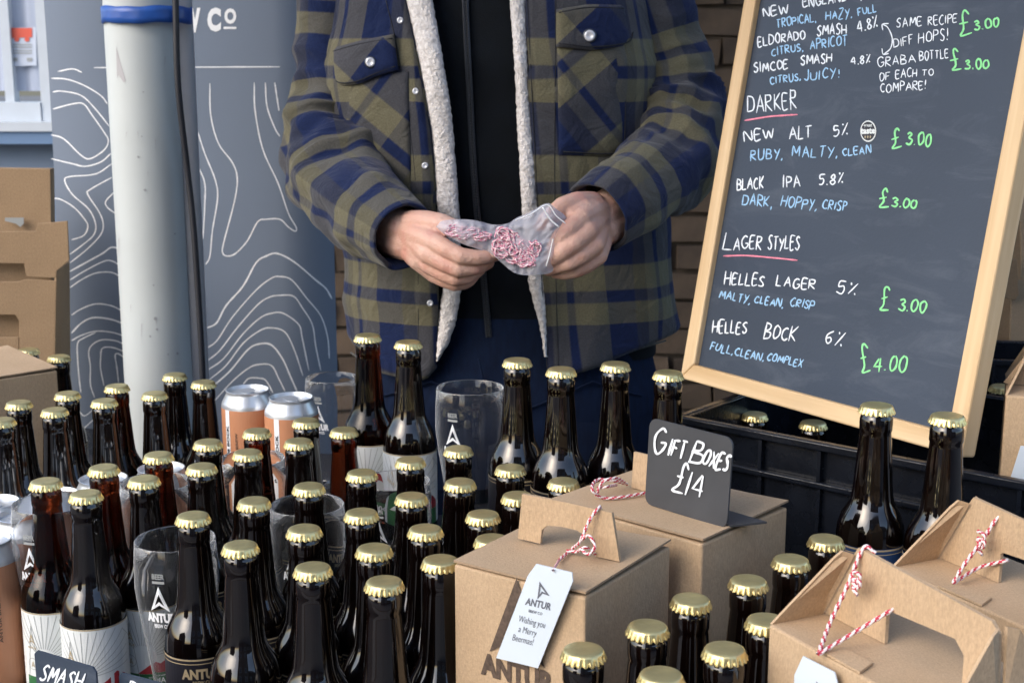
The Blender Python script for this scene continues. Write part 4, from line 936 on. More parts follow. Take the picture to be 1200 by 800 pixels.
b.build('award_sticker', [M['label_white'], M['label_black'], M['print_gold']], board)

# ------------------------------------------------------------------ black crates
def crate(o, rz, L_, D_, H_, label):
    root = empty('plastic_crate', o, rz, label=label, cat='crate'); th = .004
    b = MB()
    b.box((L_/2, th/2, H_/2), (L_, th, H_)); b.box((L_/2, D_-th/2, H_/2), (L_, th, H_)); b.box((th/2, D_/2, H_/2), (th, D_-2*th-.0002, H_)); b.box((L_-th/2, D_/2, H_/2), (th, D_-2*th-.0002, H_)); b.box((L_/2, D_/2, th/2+.001), (L_-2*th-.0004, D_-2*th-.0004, th)); bevel(b.build('walls', M['crate'], root), .001)
    e = .009
    for k, (z0, z1, ee) in enumerate(((H_-.008, H_+.001, e), (H_-.048, H_-.041, e*.95), (.07, .078, e*.7))):
        b = MB(); 
        b.box((L_/2, -ee/2, (z0+z1)/2), (L_+2*ee, ee, z1-z0)); b.box((L_/2, D_+ee/2, (z0+z1)/2), (L_+2*ee, ee, z1-z0))
        b.box((-ee/2, D_/2, (z0+z1)/2), (ee, D_, z1-z0)); b.box((L_+ee/2, D_/2, (z0+z1)/2), (ee, D_, z1-z0)); bevel(b.build('rim' if k == 0 else 'ledge', M['crate'], root), .0018, 3)
    n = int(L_/.075)
    for i in range(n+1):
        x = .03+(L_-.06)*i/n
        b = MB(); b.box((x, -.004, H_-.0245), (.004, .008, .0328)); b.build('rib', M['crate'], root)
        b = MB(); b.box((x, -.003, (H_-.048+.078)/2), (.004, .006, H_-.126-.0005)); b.build('rib', M['crate'], root)
    n = int(D_/.075)
    for i in range(n+1):
        for xs in (-.004, L_+.004):
            b = MB(); b.box((xs, .03+(D_-.06)*i/n, H_-.0245), (.008, .004, .0328)); b.build('rib', M['crate'], root)
    return root
c0 = onz(803, 484, CAMZ-.376); c1 = onz(1010, 523, CAMZ-.376); cu = c1-c0; ang = math.atan2(cu.y, cu.x)
print('crate dir', math.degrees(ang), c0, (c1-c0).length)
crate(Vector((c0.x, c0.y, T+.001)), ang, .40, .30, .252, 'black ribbed plastic crate under the chalkboard holding bottles')
cc = at(1140, 421, 2.0)
crate(Vector((cc.x, cc.y, T+.001)), R(-8), .40, .14, cc.z-T, 'black crate at the back right below the cardboard boxes')

# ------------------------------------------------------------------ cardboard at the back
def bx(name, c, d, label, rz=0, m='kraft_dull'):
    b = MB(); b.box((0, 0, d[2]/2), d); return tag(bevel(b.build(name, M[m], loc=c), .002), label, 'box') if not rz else None
# left box with a flat lid
p0, p1 = onz(-62, 450, ZB), onz(67, 431, ZB)
fF = Frame(p0, p1, (p1-p0).length, .17, .245, ZB); gF = tag(carton(fF), 'kraft box at the left edge with bottles standing before it', 'box')
# stack of flat and part folded cartons on a stool behind
Ys = 2.12
def sheet(root, quad, th, name='panel', m='kraft_dull', Y=Ys):
    b = MB(); b.prism([tuple(q) for q in quad], 0, th, 0, lambda x, y, h: at(x, y, Y)+Vector((0, h, 0))-root.location); return bevel(b.build(name, M[m], root), .0008, 1)
sA = empty('open_carton', at(30, 430, Ys), label='part folded brown carton with slots at the left edge, front one of the stack', cat='box')
sheet(sA, [(-70, 330), (22, 330), (30, 327), (66, 329), (65, 346), (63, 430), (62, 470), (22.5, 470), (22.5, 376), (18, 369), (-70, 368)], .003)
sheet(sA, [(-70, 395), (22, 395), (22, 470), (-70, 470)], .003)
sheet(sA, [(-70, 272), (42, 271), (44, 262), (79, 259), (81, 305), (66, 318), (66, 326), (31, 324.5), (28, 309), (-70, 308)], .003)
sheet(sA, [(-70, 300), (60, 300), (60, 400), (-70, 400)], .003, 'inner_panel', Y=Ys+.03)
b = MB(); P = [at(66, 318, Ys), at(81.5, 306, Ys+.1), at(83, 470, Ys+.1), at(63, 470, Ys)]; P = [p-sA.location for p in P]
b.add(P+[p+Vector((-.003, .001, 0)) for p in P], [(3, 2, 1, 0), (4, 5, 6, 7), (0, 1, 5, 4), (1, 2, 6, 5), (2, 3, 7, 6), (3, 0, 4, 7)]); b.build('side_panel', M['kraft_dull'], sA)
b = MB(); q = at(-15, 470, Ys+.13)-sA.location; b.box((q.x, q.y-.02, q.z-.05), (.2, .2, .1)); b.build('base', M['kraft_dull'], sA)
sB = empty('tall_carton', at(10, 430, Ys+.2), label='tall brown carton panel standing behind the slotted one at the left', cat='box')
sheet(sB, [(-90, 196), (59, 198), (60, 262), (62, 480), (-90, 480)], .02, 'panel', Y=Ys+.16)
b = MB(); b.prism([(6, 255), (28, 255), (28, 262), (24, 266), (19, 262), (6, 259)], 0, .001, 0, lambda x, y, h: at(x, y, Ys+.15)-Vector((0, h, 0))-sB.location); b.build('paper_label', M['print_grey'], sB)
st = MB(); cxs = at(0, 460, Ys).x; ztop = at(0, 470, Ys+.1).z
st.box((cxs-.02, Ys+.17, ztop-.115), (.44, .36, .02)); 
for sx in (-.18, .18):
    for sy in (-.14, .14): st.tube([(cxs-.02+sx, Ys+.17+sy, .028), (cxs-.02+sx, Ys+.17+sy, ztop-.12)], .012)
tag(st.build('stool', M['crate']), 'black stool carrying the cartons behind the left end of the table', 'stool')
# right
def rbox():
    Y = 2.15; root = empty('stacked_carton', at(1190, 420, Y), label='tall brown carton with hand hole at the right edge behind the chalkboard', cat='box')
    sheet(root, [(1150, 418), (1184, 422), (1184, 385), (1186, 330), (1196, 328), (1260, 328), (1260, 426), (1184, 426), (1150, 426)], .004, 'panel', 'kraft', Y=Y)
    sheet(root, [(1176, 185), (1260, 185), (1260, 326), (1197, 326), (1196, 262), (1184, 240), (1183, 205)], .004, 'panel', 'kraft', Y=Y)
    sheet(root, [(1150, 235), (1260, 235), (1260, 430), (1150, 430)], .08, 'inner_panel', 'kraft', Y=Y+.07)
    sheet(root, [(1161, 302), (1192, 304), (1194, 345), (1190, 352), (1170, 348), (1165, 340)], .003, 'flap', 'kraft_dull', Y=Y-.012)
    for k, (ya, yb) in enumerate(((262, 268), (272, 280), (281, 284), (292, 296), (300, 303))):
        b = MB(); P = cat_rom([at(1166, ya, Y+.01), at(1180, ya+2+k, Y-.0), at(1196, yb+8, Y-.005)], 5); b.tube(P, .0035, 6); b.build('paper_strip', M['print_white'], root)
    b = MB(); zt = at(1190, 428, Y).z; b.box((0.02, .06, (zt-.05-root.location.z)/1-.0), (.2, .12, .1)); b.build('base', M['kraft_dull'], root)
    s2 = MB(); s2.box((root.location.x+.03, Y+.12, (zt-.10)/2+.014), (.34, .3, zt-.10-.03)); tag(bevel(s2.build('trade_crate', M['crate']), .004), 'black crate stack standing behind the table under the right carton', 'crate')
rbox()

# ------------------------------------------------------------------ banner
YB = 2.42
XL_, XR_ = at(60, 100, YB+.035).x-.012, at(388, 300, YB).x
def by(x):
    a = max(0, XL_+.13-x); c = max(0, x-(XR_-.09)); return YB+1.9*a*a+5.5*c*c
def bhit(px, py):
    Y = YB
    for _ in range(6):
        p = at(px, py, Y); Y = by(p.x)
    return at(px, py, Y)
bnr = empty('pull_up_banner', ((XL_+XR_)/2, YB, 0), label='grey banner printed with white contour lines behind the white pole', cat='banner')
b = MB(); n = 160
Pg = [[Vector((lerp(XL_, XR_, i/n)+ .012*math.sin((z-.9)*3.1)*(1-i/n), 0, z)) for i in range(n+1)] for z in [.06+2.0*k/20 for k in range(21)]]
for r in Pg:
    for p in r: p.y = by(p.x)-YB; p.x -= bnr.location.x
b.grid(Pg); b.grid([[p+Vector((0, .0012, 0)) for p in r] for r in Pg]); b.build('banner_cloth', M['banner'], bnr, True)
b = MB(); b.box((0, .03, .045), (XR_-XL_+.04, .10, .06)); bevel(b.build('cassette', M['can'], bnr), .01)
b = MB(); b.tube([(0, .05, .07), (0, .04, 2.08)], .008); b.build('support_rod', M['can'], bnr)
bf = lambda x, y, h: bhit(x, y)-Vector((0, .0003+h, 0))-bnr.location
LN = [
 [(110, 79.5), (328, 78.5)],
 [(68, 84), (85, 81), (96, 85)], [(62, 108), (72, 107), (95, 112), (112, 128), (128, 148)], [(62, 128), (85, 122), (98, 122), (108, 135), (122, 155), (127, 165), (122, 176), (106, 186), (95, 182), (75, 163), (60, 158)],
 [(60, 92), (78, 93), (98, 100), (118, 112), (126, 122)], [(60, 186), (85, 192), (100, 195), (118, 190), (130, 180)], [(131, 192), (112, 204), (82, 207), (76, 212), (85, 228), (104, 245), (112, 262), (110, 275), (98, 286), (82, 298)],
 [(131, 208), (106, 222), (103, 228), (116, 248), (121, 262), (118, 275), (102, 292), (82, 308)], [(133, 226), (124, 236), (126, 243), (135, 250)], [(60, 232), (72, 234), (88, 244), (100, 258), (103, 266), (98, 276), (84, 281)],
 [(82, 318), (100, 308), (120, 297), (130, 290), (139, 291)], [(82, 328), (100, 317), (122, 306), (132, 306), (140, 311)], [(82, 337), (95, 328), (112, 320), (130, 319), (141, 324)], [(84, 369), (95, 362), (112, 356), (130, 358), (143, 364)],
 [(84, 390), (96, 378), (110, 372), (130, 374), (144, 379)], [(84, 391+8), (95, 393), (112, 388), (130, 389), (144, 393)],
 [(95, 460), (93, 445), (91, 420), (91, 402), (98, 396), (112, 389.5)], [(111, 466), (106, 450), (106, 430), (104, 412), (109, 403), (120, 398), (135, 399), (145, 403)],
 [(122, 452), (118, 432), (118, 420), (120, 408), (132, 407), (146, 412)], [(139, 448), (137, 430), (135, 417), (138, 414), (146, 419)], [(92, 480), (99, 487), (110, 479)], [(98, 502), (110, 491)],
 [(246, 98), (247, 135), (256, 168), (272, 190), (278, 208), (275, 235), (262, 285), (261, 296), (266, 300), (276, 297), (290, 282), (302, 260), (312, 257), (328, 257), (338, 266), (346, 271), (347, 266), (338, 250), (326, 215), (308, 175), (299, 130), (298, 97)],
 [(311, 97), (313, 125), (322, 150), (328, 160)], [(322, 97), (327, 130)], [(232, 155), (240, 180), (252, 210), (255, 232), (249, 270), (246, 300), (241, 310)], [(233, 196), (240, 215), (240, 240), (238, 280)],
 [(243, 384), (254, 378), (265, 358), (285, 335), (300, 308), (312, 300), (325, 297), (345, 307), (370, 328), (382, 338), (389, 350)],
 [(244, 407), (255, 398), (272, 372), (300, 340), (318, 326), (328, 324), (342, 328), (360, 350), (376, 370), (384, 395), (386, 420)],
 [(244, 422), (258, 410), (278, 384), (302, 357), (316, 348), (328, 346), (344, 347), (354, 360), (366, 380), (370, 405), (376, 434)],
 [(244, 433), (262, 420), (284, 392), (304, 373), (318, 367), (332, 367), (350, 380), (354, 395), (362, 434)],
 [(245, 445), (265, 428), (285, 402), (305, 387), (318, 384), (334, 389), (345, 410), (355, 440)],
 [(250, 452), (270, 434), (290, 410), (303, 403), (318, 404), (331, 420), (340, 440), (348, 458)],
 [(250, 471), (272, 447), (290, 432), (302, 427), (318, 428), (327, 444), (334, 458)], [(285, 450), (292, 443), (305, 443), (312, 446), (320, 460)]]
b = MB()
for k, l in enumerate(LN):
    pts = cat_rom(l, 5) if len(l) > 2 else [lerp(Vector(l[0]), Vector(l[1]), t/20) for t in range(21)]
    wdt = 2.1 if k in (10, 14, 27, 32) else 1.6
    if k == 0: wdt = 1.5
    b = MB(); strip(b, [Vector((p[0], p[1])) for p in pts], wdt*1.0, bf, .00005+.00004*(k % 5), 0); b.build('contour_line', M['print_white'], bnr)
b = MB(); print_text(b, 'W', 214, 36, 235, 36, -25, bf, 0, .0003, .06); print_text(b, 'C', 243, 35, 259, 35, -24, bf, 0, .0003, .06); print_text(b, 'O', 263, 27, 277, 27, -16, bf, 0, .0003, .05)
strip(b, [Vector((262+k*1.5, 33)) for k in range(11)], 3.0, bf, .0003, 0, False); b.build('lettering', M['print_white'], bnr)

# ------------------------------------------------------------------ gazebo pole
YP = 2.1
pl = at(125, 60, YP); pr = at(209, 60, YP); rad = (pr.x-pl.x)/2; pcx = (pl.x+pr.x)/2
pole = empty('gazebo_post', (pcx, YP, 0), label='thick white gazebo post with blue tape round it', cat='pole')
b = MB(); b.lathe([(rad*1.02, .03), (rad, .4), (rad, 2.22)], 48); b.build('post', M['pole'], pole, True, 40)
r2 = .019
b = MB(); b.lathe([(r2, .03), (r2, 2.2)], 32, c=(rad+.002, .012, 0)); b.build('sheath', M['pole2'], pole, True, 40)
b = MB(); b.tube(cat_rom([Vector((at(x, y, YP-.05).x-pcx, -.052 if y < 150 else -.036-.0*y, at(x, y, YP-.05).z)) for x, y in ((204, -60), (206, 0), (209, 100), (217, 200), (224, 265), (230, 350), (235, 440), (239, 560))], 8), .0048, 12); b.build('cable', M['rubber'], pole, True)
b = MB(); ztp = at(165, 17, YP-.06).z
def tp(a, z): return Vector((1.0*rad*.2+(rad+r2*.55)*math.cos(a)*1.02, (rad+.004)*math.sin(a)-.004, z))
Pt = [[tp(2*math.pi*j/64, ztp-.012+.024*k/3+.0011*math.sin(j*.37)+.0005*math.sin(k*2+j)) for j in range(64)] for k in range(4)]; b.grid(Pt, closed=True); o = b.build('tape', M['tape'], pole, True)
so_ = o.modifiers.new('thick', 'SOLIDIFY'); so_.thickness = .0012; so_.offset = 1
b = MB()
for k, (x, y, r_) in enumerate(((162, 184, 1.6), (170, 223, 1.8), (182, 373, 2.2), (184, 386, 1.5), (176, 394, 1.4), (205, 274, 1.3), (180, 334, 1.2), (208, 414, 1.6), (197, 415, 1), (168, 108, 1.1), (166, 160, 1))):
    def f(px, py):
        Yq = YP-rad
        for _ in range(5):
            p = at(px, py, Yq); dx = min(abs(p.x-pcx), rad*.98); Yq = YP-math.sqrt(rad*rad-dx*dx)-.0006
        return at(px, py, Yq)-pole.location
    b.add([f(x+r_*math.cos(a)*random.uniform(.7, 1.2), y+r_*math.sin(a)*random.uniform(.7, 1.2)) for a in [q*math.pi/4 for q in range(8)]], [list(range(8))])
b.build('paint_chip', M['scuff'], pole)
b = MB(); b.add([f(*p) for p in ((136, 54), (147.5, 95), (145, 97), (139, 88), (137, 92))], [(0, 1, 2, 3, 4)])
for k in range(9):
    x0 = 140+k*6.5+random.uniform(-3, 3); y0 = random.uniform(60, 400); l_ = random.uniform(6, 26); b.build('scratch', M['pole2'], pole) if k == 0 else None; b = MB(); b.add([f(x0, y0), f(x0+.7, y0), f(x0+random.uniform(-1, 2.5), y0+l_)], [(0, 1, 2)]); b.build('scratch', M['pole2'], pole)

# ------------------------------------------------------------------ the stall holder
PY = 1.93
person = empty('person', (0, PY, .03), label='stall holder in navy and olive plaid fleece lined jacket holding a small clear bag', cat='person')
PL = person.location
def torso_dim(z): # centre x, half width, half depth
    return (interp([(.9, .002), (1.15, -.012), (1.4, -.03), (1.6, -.03)], z),
            interp([(.80, .235), (.98, .232), (1.12, .222), (1.25, .222), (1.38, .222), (1.46, .205), (1.52, .15), (1.56, .085), (1.60, .07)], z),
            interp([(.80, .135), (.98, .132), (1.12, .125), (1.25, .132), (1.38, .13), (1.46, .112), (1.52, .095), (1.56, .075), (1.60, .065)], z))
EX = 2.5
def fold(x, z):
    n1 = noise.noise(Vector((x*9, z*3.2, 1.7))); n2 = noise.noise(Vector((x*22, z*8, 5.1)))
    r1 = 1-2*abs(noise.noise(Vector((x*7+z*5, z*6-x*4, 9.3))))
    return .010*n1+.005*n2+.006*r1*r1*(1 if r1 > 0 else 0)
def front_y(X, z, off=0):
    cx, a, b_ = torso_dim(z); t = min(.999, abs((X-cx)/a)); k = (1-t**EX)**(1/EX)
    return PY-b_*k-off-fold(X, z)*k
ELp = [(452, -160), (458, -80), (474, 0), (485, 50), (497, 107), (505, 155), (509, 200), (513, 300), (514, 370), (511, 424), (508, 470)]
ERp = [(604, -160), (611, -80), (617, 0), (620, 100), (625, 200), (632, 300), (637, 350), (641, 400), (642, 440), (643, 470)]
def edge_tab(pp): return sorted([(at(x, y, PY-.135).z, at(x, y, PY-.135).x) for x, y in pp])
ETL, ETR = edge_tab(ELp), edge_tab(ERp)
def hem(x, front):
    if not front: return 1.0
    pp = [(395, 405), (410, 418), (440, 438), (475, 447), (497, 446), (512, 426), (560, 420), (640, 440), (652, 441), (700, 428), (785, 402), (810, 395)]
    px = 600+x/1.83*F; return at(px, interp(pp, px), PY-.13).z
def jacket_panel():
    mb = MB(); NC, NR = 120, 90; P = []; UV = []
    def ringpt(ph, z, cx, a, b_):
        s, c = math.sin(ph), math.cos(ph)
        return cx+a*math.copysign(abs(s)**(2/EX), s), PY-b_*math.copysign(abs(c)**(2/EX), c), s, c
    top = 1.545
    for i in range(NR+1):
        row = []; ur = []
        for j in range(NC+1):
            # two passes so that the hem height follows the column
            z = 1.0
            for _ in range(3):
                cx, a, b_ = torso_dim(z); xl = interp(ETL, z); xr = interp(ETR, z)
                pl_ = -math.asin(min(1, abs((xl-cx)/a))**(EX/2)) if xl < cx else math.asin(min(1, abs((xl-cx)/a))**(EX/2))
                pr_ = math.asin(min(1, abs((xr-cx)/a))**(EX/2))
                ph = pl_-(2*math.pi-(pr_-pl_))*j/NC
                x, y, s, c = ringpt(ph, z, cx, a, b_)
                hz = hem(x, True) if c > 0.05 else lerp(1.0, hem(x, True), max(0, min(1, (c+.2)/.25)))
                z = lerp(hz, top, i/NR)
            f = fold(x if c > 0 else x+3, z); x += f*s; y -= f*abs(c)*(1 if c > 0 else -1)
            if i == 0: y += .003*abs(c)
            row.append(Vector((x, y, z))-PL); ur.append((ph*.21+.02, z))
        P.append(row); UV.append(ur)
    mb.grid(P, 0, UV); o = mb.build('jacket', M['plaid'], person, True)
    s = o.modifiers.new('thick', 'SOLIDIFY'); s.thickness = .006; s.offset = -1
    return o
jacket = jacket_panel()
def patch(name, top, bot, off, uvf, nx=16, ny=14, m='plaid', parent=None, Yg=None):
    """cloth patch lying on the jacket front; top/bottom outlines in pixels, interpolated"""
    mb = MB(); P = []; UV = []
    def rs(pl, t):
        L_ = [0]
        for a, c in zip(pl, pl[1:]): L_.append(L_[-1]+math.dist(a, c))
        d = t*L_[-1]
        for k in range(len(pl)-1):
            if d <= L_[k+1]+1e-9: u = (d-L_[k])/max(1e-9, L_[k+1]-L_[k]); return (lerp(pl[k][0], pl[k+1][0], u), lerp(pl[k][1], pl[k+1][1], u))
        return pl[-1]
    for i in range(-1, ny+2):
        row = []; ur = []
        ii = min(max(i, 0), ny)
        for j in range(-1, nx+2):
            jj = min(max(j, 0), nx); a = rs(top, jj/nx); c = rs(bot, jj/nx); px, py = lerp(a[0], c[0], ii/ny), lerp(a[1], c[1], ii/ny)
            w_ = at(px, py, PY-.14); 
            for _ in range(3): w_ = at(px, py, front_y(w_.x, w_.z, off))
            e = (i != ii or j != jj); soft = min(1, min(ii, ny-ii, jj, nx-jj)/1.5)
            w_.y = front_y(w_.x, w_.z, -.004 if e else off*(.75+.25*soft))
            row.append(w_-PL); ur.append(uvf(w_.x, w_.z))
        P.append(row); UV.append(ur)
    mb.grid(P, 0, UV); return mb.build(name, M[m], parent or person, True)
rot = lambda a, ox=0, oz=0: (lambda x, z: ((x*math.cos(a)-z*math.sin(a))+ox, (x*math.sin(a)+z*math.cos(a))+oz))
patch('chest_pocket', [(390, 92), (478, 84)], [(410, 235), (482, 232)], .010, rot(R(38), .03, .02), parent=jacket)
patch('pocket_flap', [(384, 58), (420, 48), (461, 40)], [(383, 90), (396, 101), (420, 99), (440, 90), (466, 82)], .018, rot(R(40), .0, .06), parent=jacket)
patch('chest_pocket', [(653, 52), (730, 50)], [(655, 182), (712, 184), (730, 174)], .010, rot(R(-40), .05, .06), parent=jacket)
patch('pocket_flap', [(652, 11), (690, 5), (733, 6)], [(652, 55), (695, 59), (732, 54), (740, 42)], .018, rot(R(-42), .02, .03), parent=jacket)
patch('placket', [(444, -70), (459, -75)], [(482, 447), (511, 426)], .005, lambda x, z: (.55*.125+.0*x, z+.03), 8, 60, parent=jacket) if False else None
def placket(tab, wd, sgn, off, uo):
    mb = MB(); P = []; UV = []
    zs = [lerp(tab[0][0]+.05, 1.5, k/70) for k in range(71)]
    for z in zs:
        xe = interp(tab, z); row = []; ur = []
        for q, (t, o_) in enumerate(((0, -.004), (0, off*.8), (.15, off), (.5, off*1.05), (.85, off), (1, off*.8), (1, -.003))):
            x = xe-sgn*wd*t; zz = z
            row.append(Vector((x, front_y(x, zz, o_), zz))-PL); ur.append((uo+.3*sgn*wd*t, z+.012))
        P.append(row); UV.append(ur)
    mb.grid(P, 0, UV); mb.build('placket', M['plaid'], jacket, True)
placket([(z, x) for z, x in ETL if z > .93], .036, 1, .005, .07); placket([(z, x) for z, x in ETR if z > .93], .038, -1, .005, .02)
def button(px, py, r_, m, name='snap_button', off=.007, rim=True):
    w_ = at(px, py, PY-.14)
    for _ in range(4): w_ = at(px, py, front_y(w_.x, w_.z, off))
    b = MB(); c = w_-PL; seg = 20
    for rr, d, k in ((r_, .002, 0),):
        prof = [(r_*1.0, 0), (r_*1.0, .0012), (r_*.85, .0022), (r_*.6, .0024), (r_*.5, .0019), (.0002, .0018)]
        vs = [(c.x+q*math.cos(2*math.pi*j/seg), c.y-h, c.z+q*math.sin(2*math.pi*j/seg)) for q, h in prof for j in range(seg)]
        b.add(vs, [(i*seg+j, i*seg+(j+1) % seg, (i+1)*seg+(j+1) % seg, (i+1)*seg+j) for i in range(len(prof)-1) for j in range(seg)])
    if rim:
        q = [(r_*1.25, 0), (r_*1.25, .0012), (r_, .0014)]
        vs = [(c.x+a*math.cos(2*math.pi*j/seg), c.y-h, c.z+a*math.sin(2*math.pi*j/seg)) for a, h in q for j in range(seg)]
        b.add(vs, [(i*seg+j, i*seg+(j+1) % seg, (i+1)*seg+(j+1) % seg, (i+1)*seg+j) for i in range(2) for j in range(seg)], 1)
    b.build(name, [M['snap'], M['snap_rim']], jacket, True)
for x, y in ((469, 24), (487, 107), (498, 194), (504, 355)): button(x, y, .0042, 'snap', rim=False, off=.0065)
button(434, 73, .0062, 'snap', off=.019); button(691, 42, .0072, 'snap', off=.019)
def seam(pp, off, m='plaid_dark', r_=.0008, nm='stitching'):
    b = MB(); Q = []
    for p in cat_rom(pp, 6):
        w_ = at(p[0], p[1], PY-.14)
        for _ in range(3): w_ = at(p[0], p[1], front_y(w_.x, w_.z, off))
        Q.append(w_-PL)
    b.tube(Q, r_, 6); b.build(nm, M[m], jacket, True)
seam([(387, 88), (398, 97), (419, 95), (440, 86), (463, 78)], .0165); seam([(388, 61), (420, 52), (460, 45)], .0165)
seam([(655, 51), (695, 55), (735, 50), (742, 38)], .0165); seam([(655, 15), (690, 9), (731, 10)], .0165)
seam([(660, 178), (720, 180), (742, 169)], .009); seam([(733, 60), (733, 120), (732, 170)], .009); seam([(395, 110), (405, 170), (414, 230)], .009)
for z_ in (0, 1): seam([(641+z_*14, 460 if 0 else 432), (636+z_*16, 350), (628+z_*22, 200), (621+z_*30, 60), (618+z_*33, 0)], .0062 if z_ else .0062, r_=.0006)
seam([(452, 0), (464, 50), (474, 110), (486, 200), (490, 300), (490, 430)], .0062, r_=.0006)
# fleece facing showing at both open edges
def fleece(lp, rp, name):
    mb = MB(); P = []; n = 420; NW = 30
    for i in range(n+1):
        py = lerp(-75, lp[-1][1], i/n); xl, xr = interp([(b_, a) for a, b_ in lp], py), interp([(b_, a) for a, b_ in rp], py)
        row = []
        for j in range(NW+1):
            t = j/NW; px = lerp(xl, xr, t)
            yb = PY-.118-.022*math.sin(math.pi*t)**.6
            w_ = at(px, py, yb); fy = front_y(w_.x, w_.z, -.012)
            q = Vector((w_.x*330, w_.z*330, 2)); d = .0020*abs(noise.noise(q))+.0010*noise.noise(q*.3)
            k = -.004-min(1, math.sin(math.pi*t)*1.0+0)**.3*.016
            row.append(at(px+noise.noise(q*.5)*1.2, py, fy+k-d*1.1)-PL)
        P.append(row)
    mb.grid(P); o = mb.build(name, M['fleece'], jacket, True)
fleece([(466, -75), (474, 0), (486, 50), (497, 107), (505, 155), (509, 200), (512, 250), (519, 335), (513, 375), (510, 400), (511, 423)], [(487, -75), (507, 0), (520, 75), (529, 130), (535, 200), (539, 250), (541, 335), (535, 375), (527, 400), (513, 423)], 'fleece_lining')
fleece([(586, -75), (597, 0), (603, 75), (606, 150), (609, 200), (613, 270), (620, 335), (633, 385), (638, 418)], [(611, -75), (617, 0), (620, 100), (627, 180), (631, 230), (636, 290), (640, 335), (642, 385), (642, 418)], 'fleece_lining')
# jacket hem seams
for pp in ([(411, 413), (440, 433), (475, 442), (495, 441)], [(653, 436), (700, 423), (780, 399)]):
    b = MB(); Q = []
    for p in cat_rom(pp, 6):
        w_ = at(p[0], p[1], PY-.14)
        for _ in range(3): w_ = at(p[0], p[1], front_y(w_.x, w_.z, .0006))
        Q.append(w_-PL)
    b.tube(Q, .0013, 6); b.build('hem_seam', M['plaid'], jacket, True)
# sleeves
def sleeve(path, name, uo, seed, cuffdir=None):
    pts = []; 
    ctr = [Vector((*at(x, y, Y), r_)) for x, y, Y, r_ in path]
    Q = cat_rom([c.to_4d() if len(c) == 3 else c for c in ctr], 16) if False else None
    xyz = [at(x, y, Y) for x, y, Y, r_ in path]; rad_ = [p[3] for p in path]
    C_ = cat_rom(xyz, 16); Rr = [v.x for v in cat_rom([Vector((r_, 0, 0)) for r_ in rad_], 16)]
    n = len(C_); seg = 72; mb = MB(); P = []; UV = []; ref = Vector((0, -1, 0)); L_ = 0
    kmid = None
    for i, c in enumerate(C_):
        t = (C_[min(i+1, n-1)]-C_[max(i-1, 0)]).normalized(); ref = (ref-t*ref.dot(t)).normalized(); q = t.cross(ref)
        if i: L_ += (c-C_[i-1]).length
        row = []; ur = []; s = i/(n-1)
        elbow = math.exp(-((s-.573)/.145)**2); cuff = max(0, (s-.82)/.18)
        for j in range(seg):
            a = 2*math.pi*j/seg
            cr = noise.noise(Vector((math.cos(a)*1.1+seed, math.sin(a)*1.1, L_*20)))      # rings of creases
            lg = noise.noise(Vector((math.cos(a)*2+seed, math.sin(a)*2, L_*6+3)))
            ridge = 1-abs(noise.noise(Vector((math.cos(a)*.9+seed*2, math.sin(a)*.9+L_*4, L_*26))))*2
            rr = Rr[i]*(1+.06*lg+cr*(.08+.16*elbow)*(1-.6*cuff)+ridge*(.05+.20*elbow)*(1-.7*cuff)+.07*noise.noise(Vector((math.cos(a)*1.6+seed*3, math.sin(a)*1.6, L_*13+7)))*(1-.6*cuff))
            row.append(c+ref*math.cos(a)*rr+q*math.sin(a)*rr-PL); ur.append((a*.055+uo+.01*elbow*cr, L_+.012*elbow*lg+uo*2))
        P.append(row); UV.append(ur)
    # turn the cuff edge inwards
    t = (C_[-1]-C_[-2]).normalized()
    for k, (dr, dl) in enumerate(((.985, .0015), (.93, .001), (.86, -.004), (.84, -.03))):
        row = [C_[-1]+(p+PL-C_[-1])*dr+t*dl-PL for p in P[n-1]]; P.append(row); UV.append(UV[n-1])
    # seam closes: duplicate first column for the UVs
    P = [r_+[r_[0]] for r_ in P]; UV = [u+[(u[0][0]+2*math.pi*.055, u[0][1])] for u in UV]
    mb.grid(P, 0, UV); o = mb.build(name, M['plaid'], jacket, True); return C_, Rr
sleeve([(462, -104, 1.95, .030), (422, -82, 1.95, .055), (402, -30, 1.94, .061), (398, 40, 1.94, .059), (392, 110, 1.93, .058), (390, 165, 1.90, .060), (400, 212, 1.83, .060), (427, 243, 1.74, .055), (456, 264, 1.68, .048), (474, 277, 1.645, .042)], 'sleeve', .01, 3.3)
sleeve([(690, -104, 1.95, .030), (728, -82, 1.95, .056), (745, -30, 1.94, .062), (763, 30, 1.94, .061), (782, 90, 1.93, .062), (792, 142, 1.90, .061), (788, 184, 1.84, .058), (755, 215, 1.77, .053), (722, 238, 1.71, .049), (698, 255, 1.675, .046)], 'sleeve', .045, 8.1)
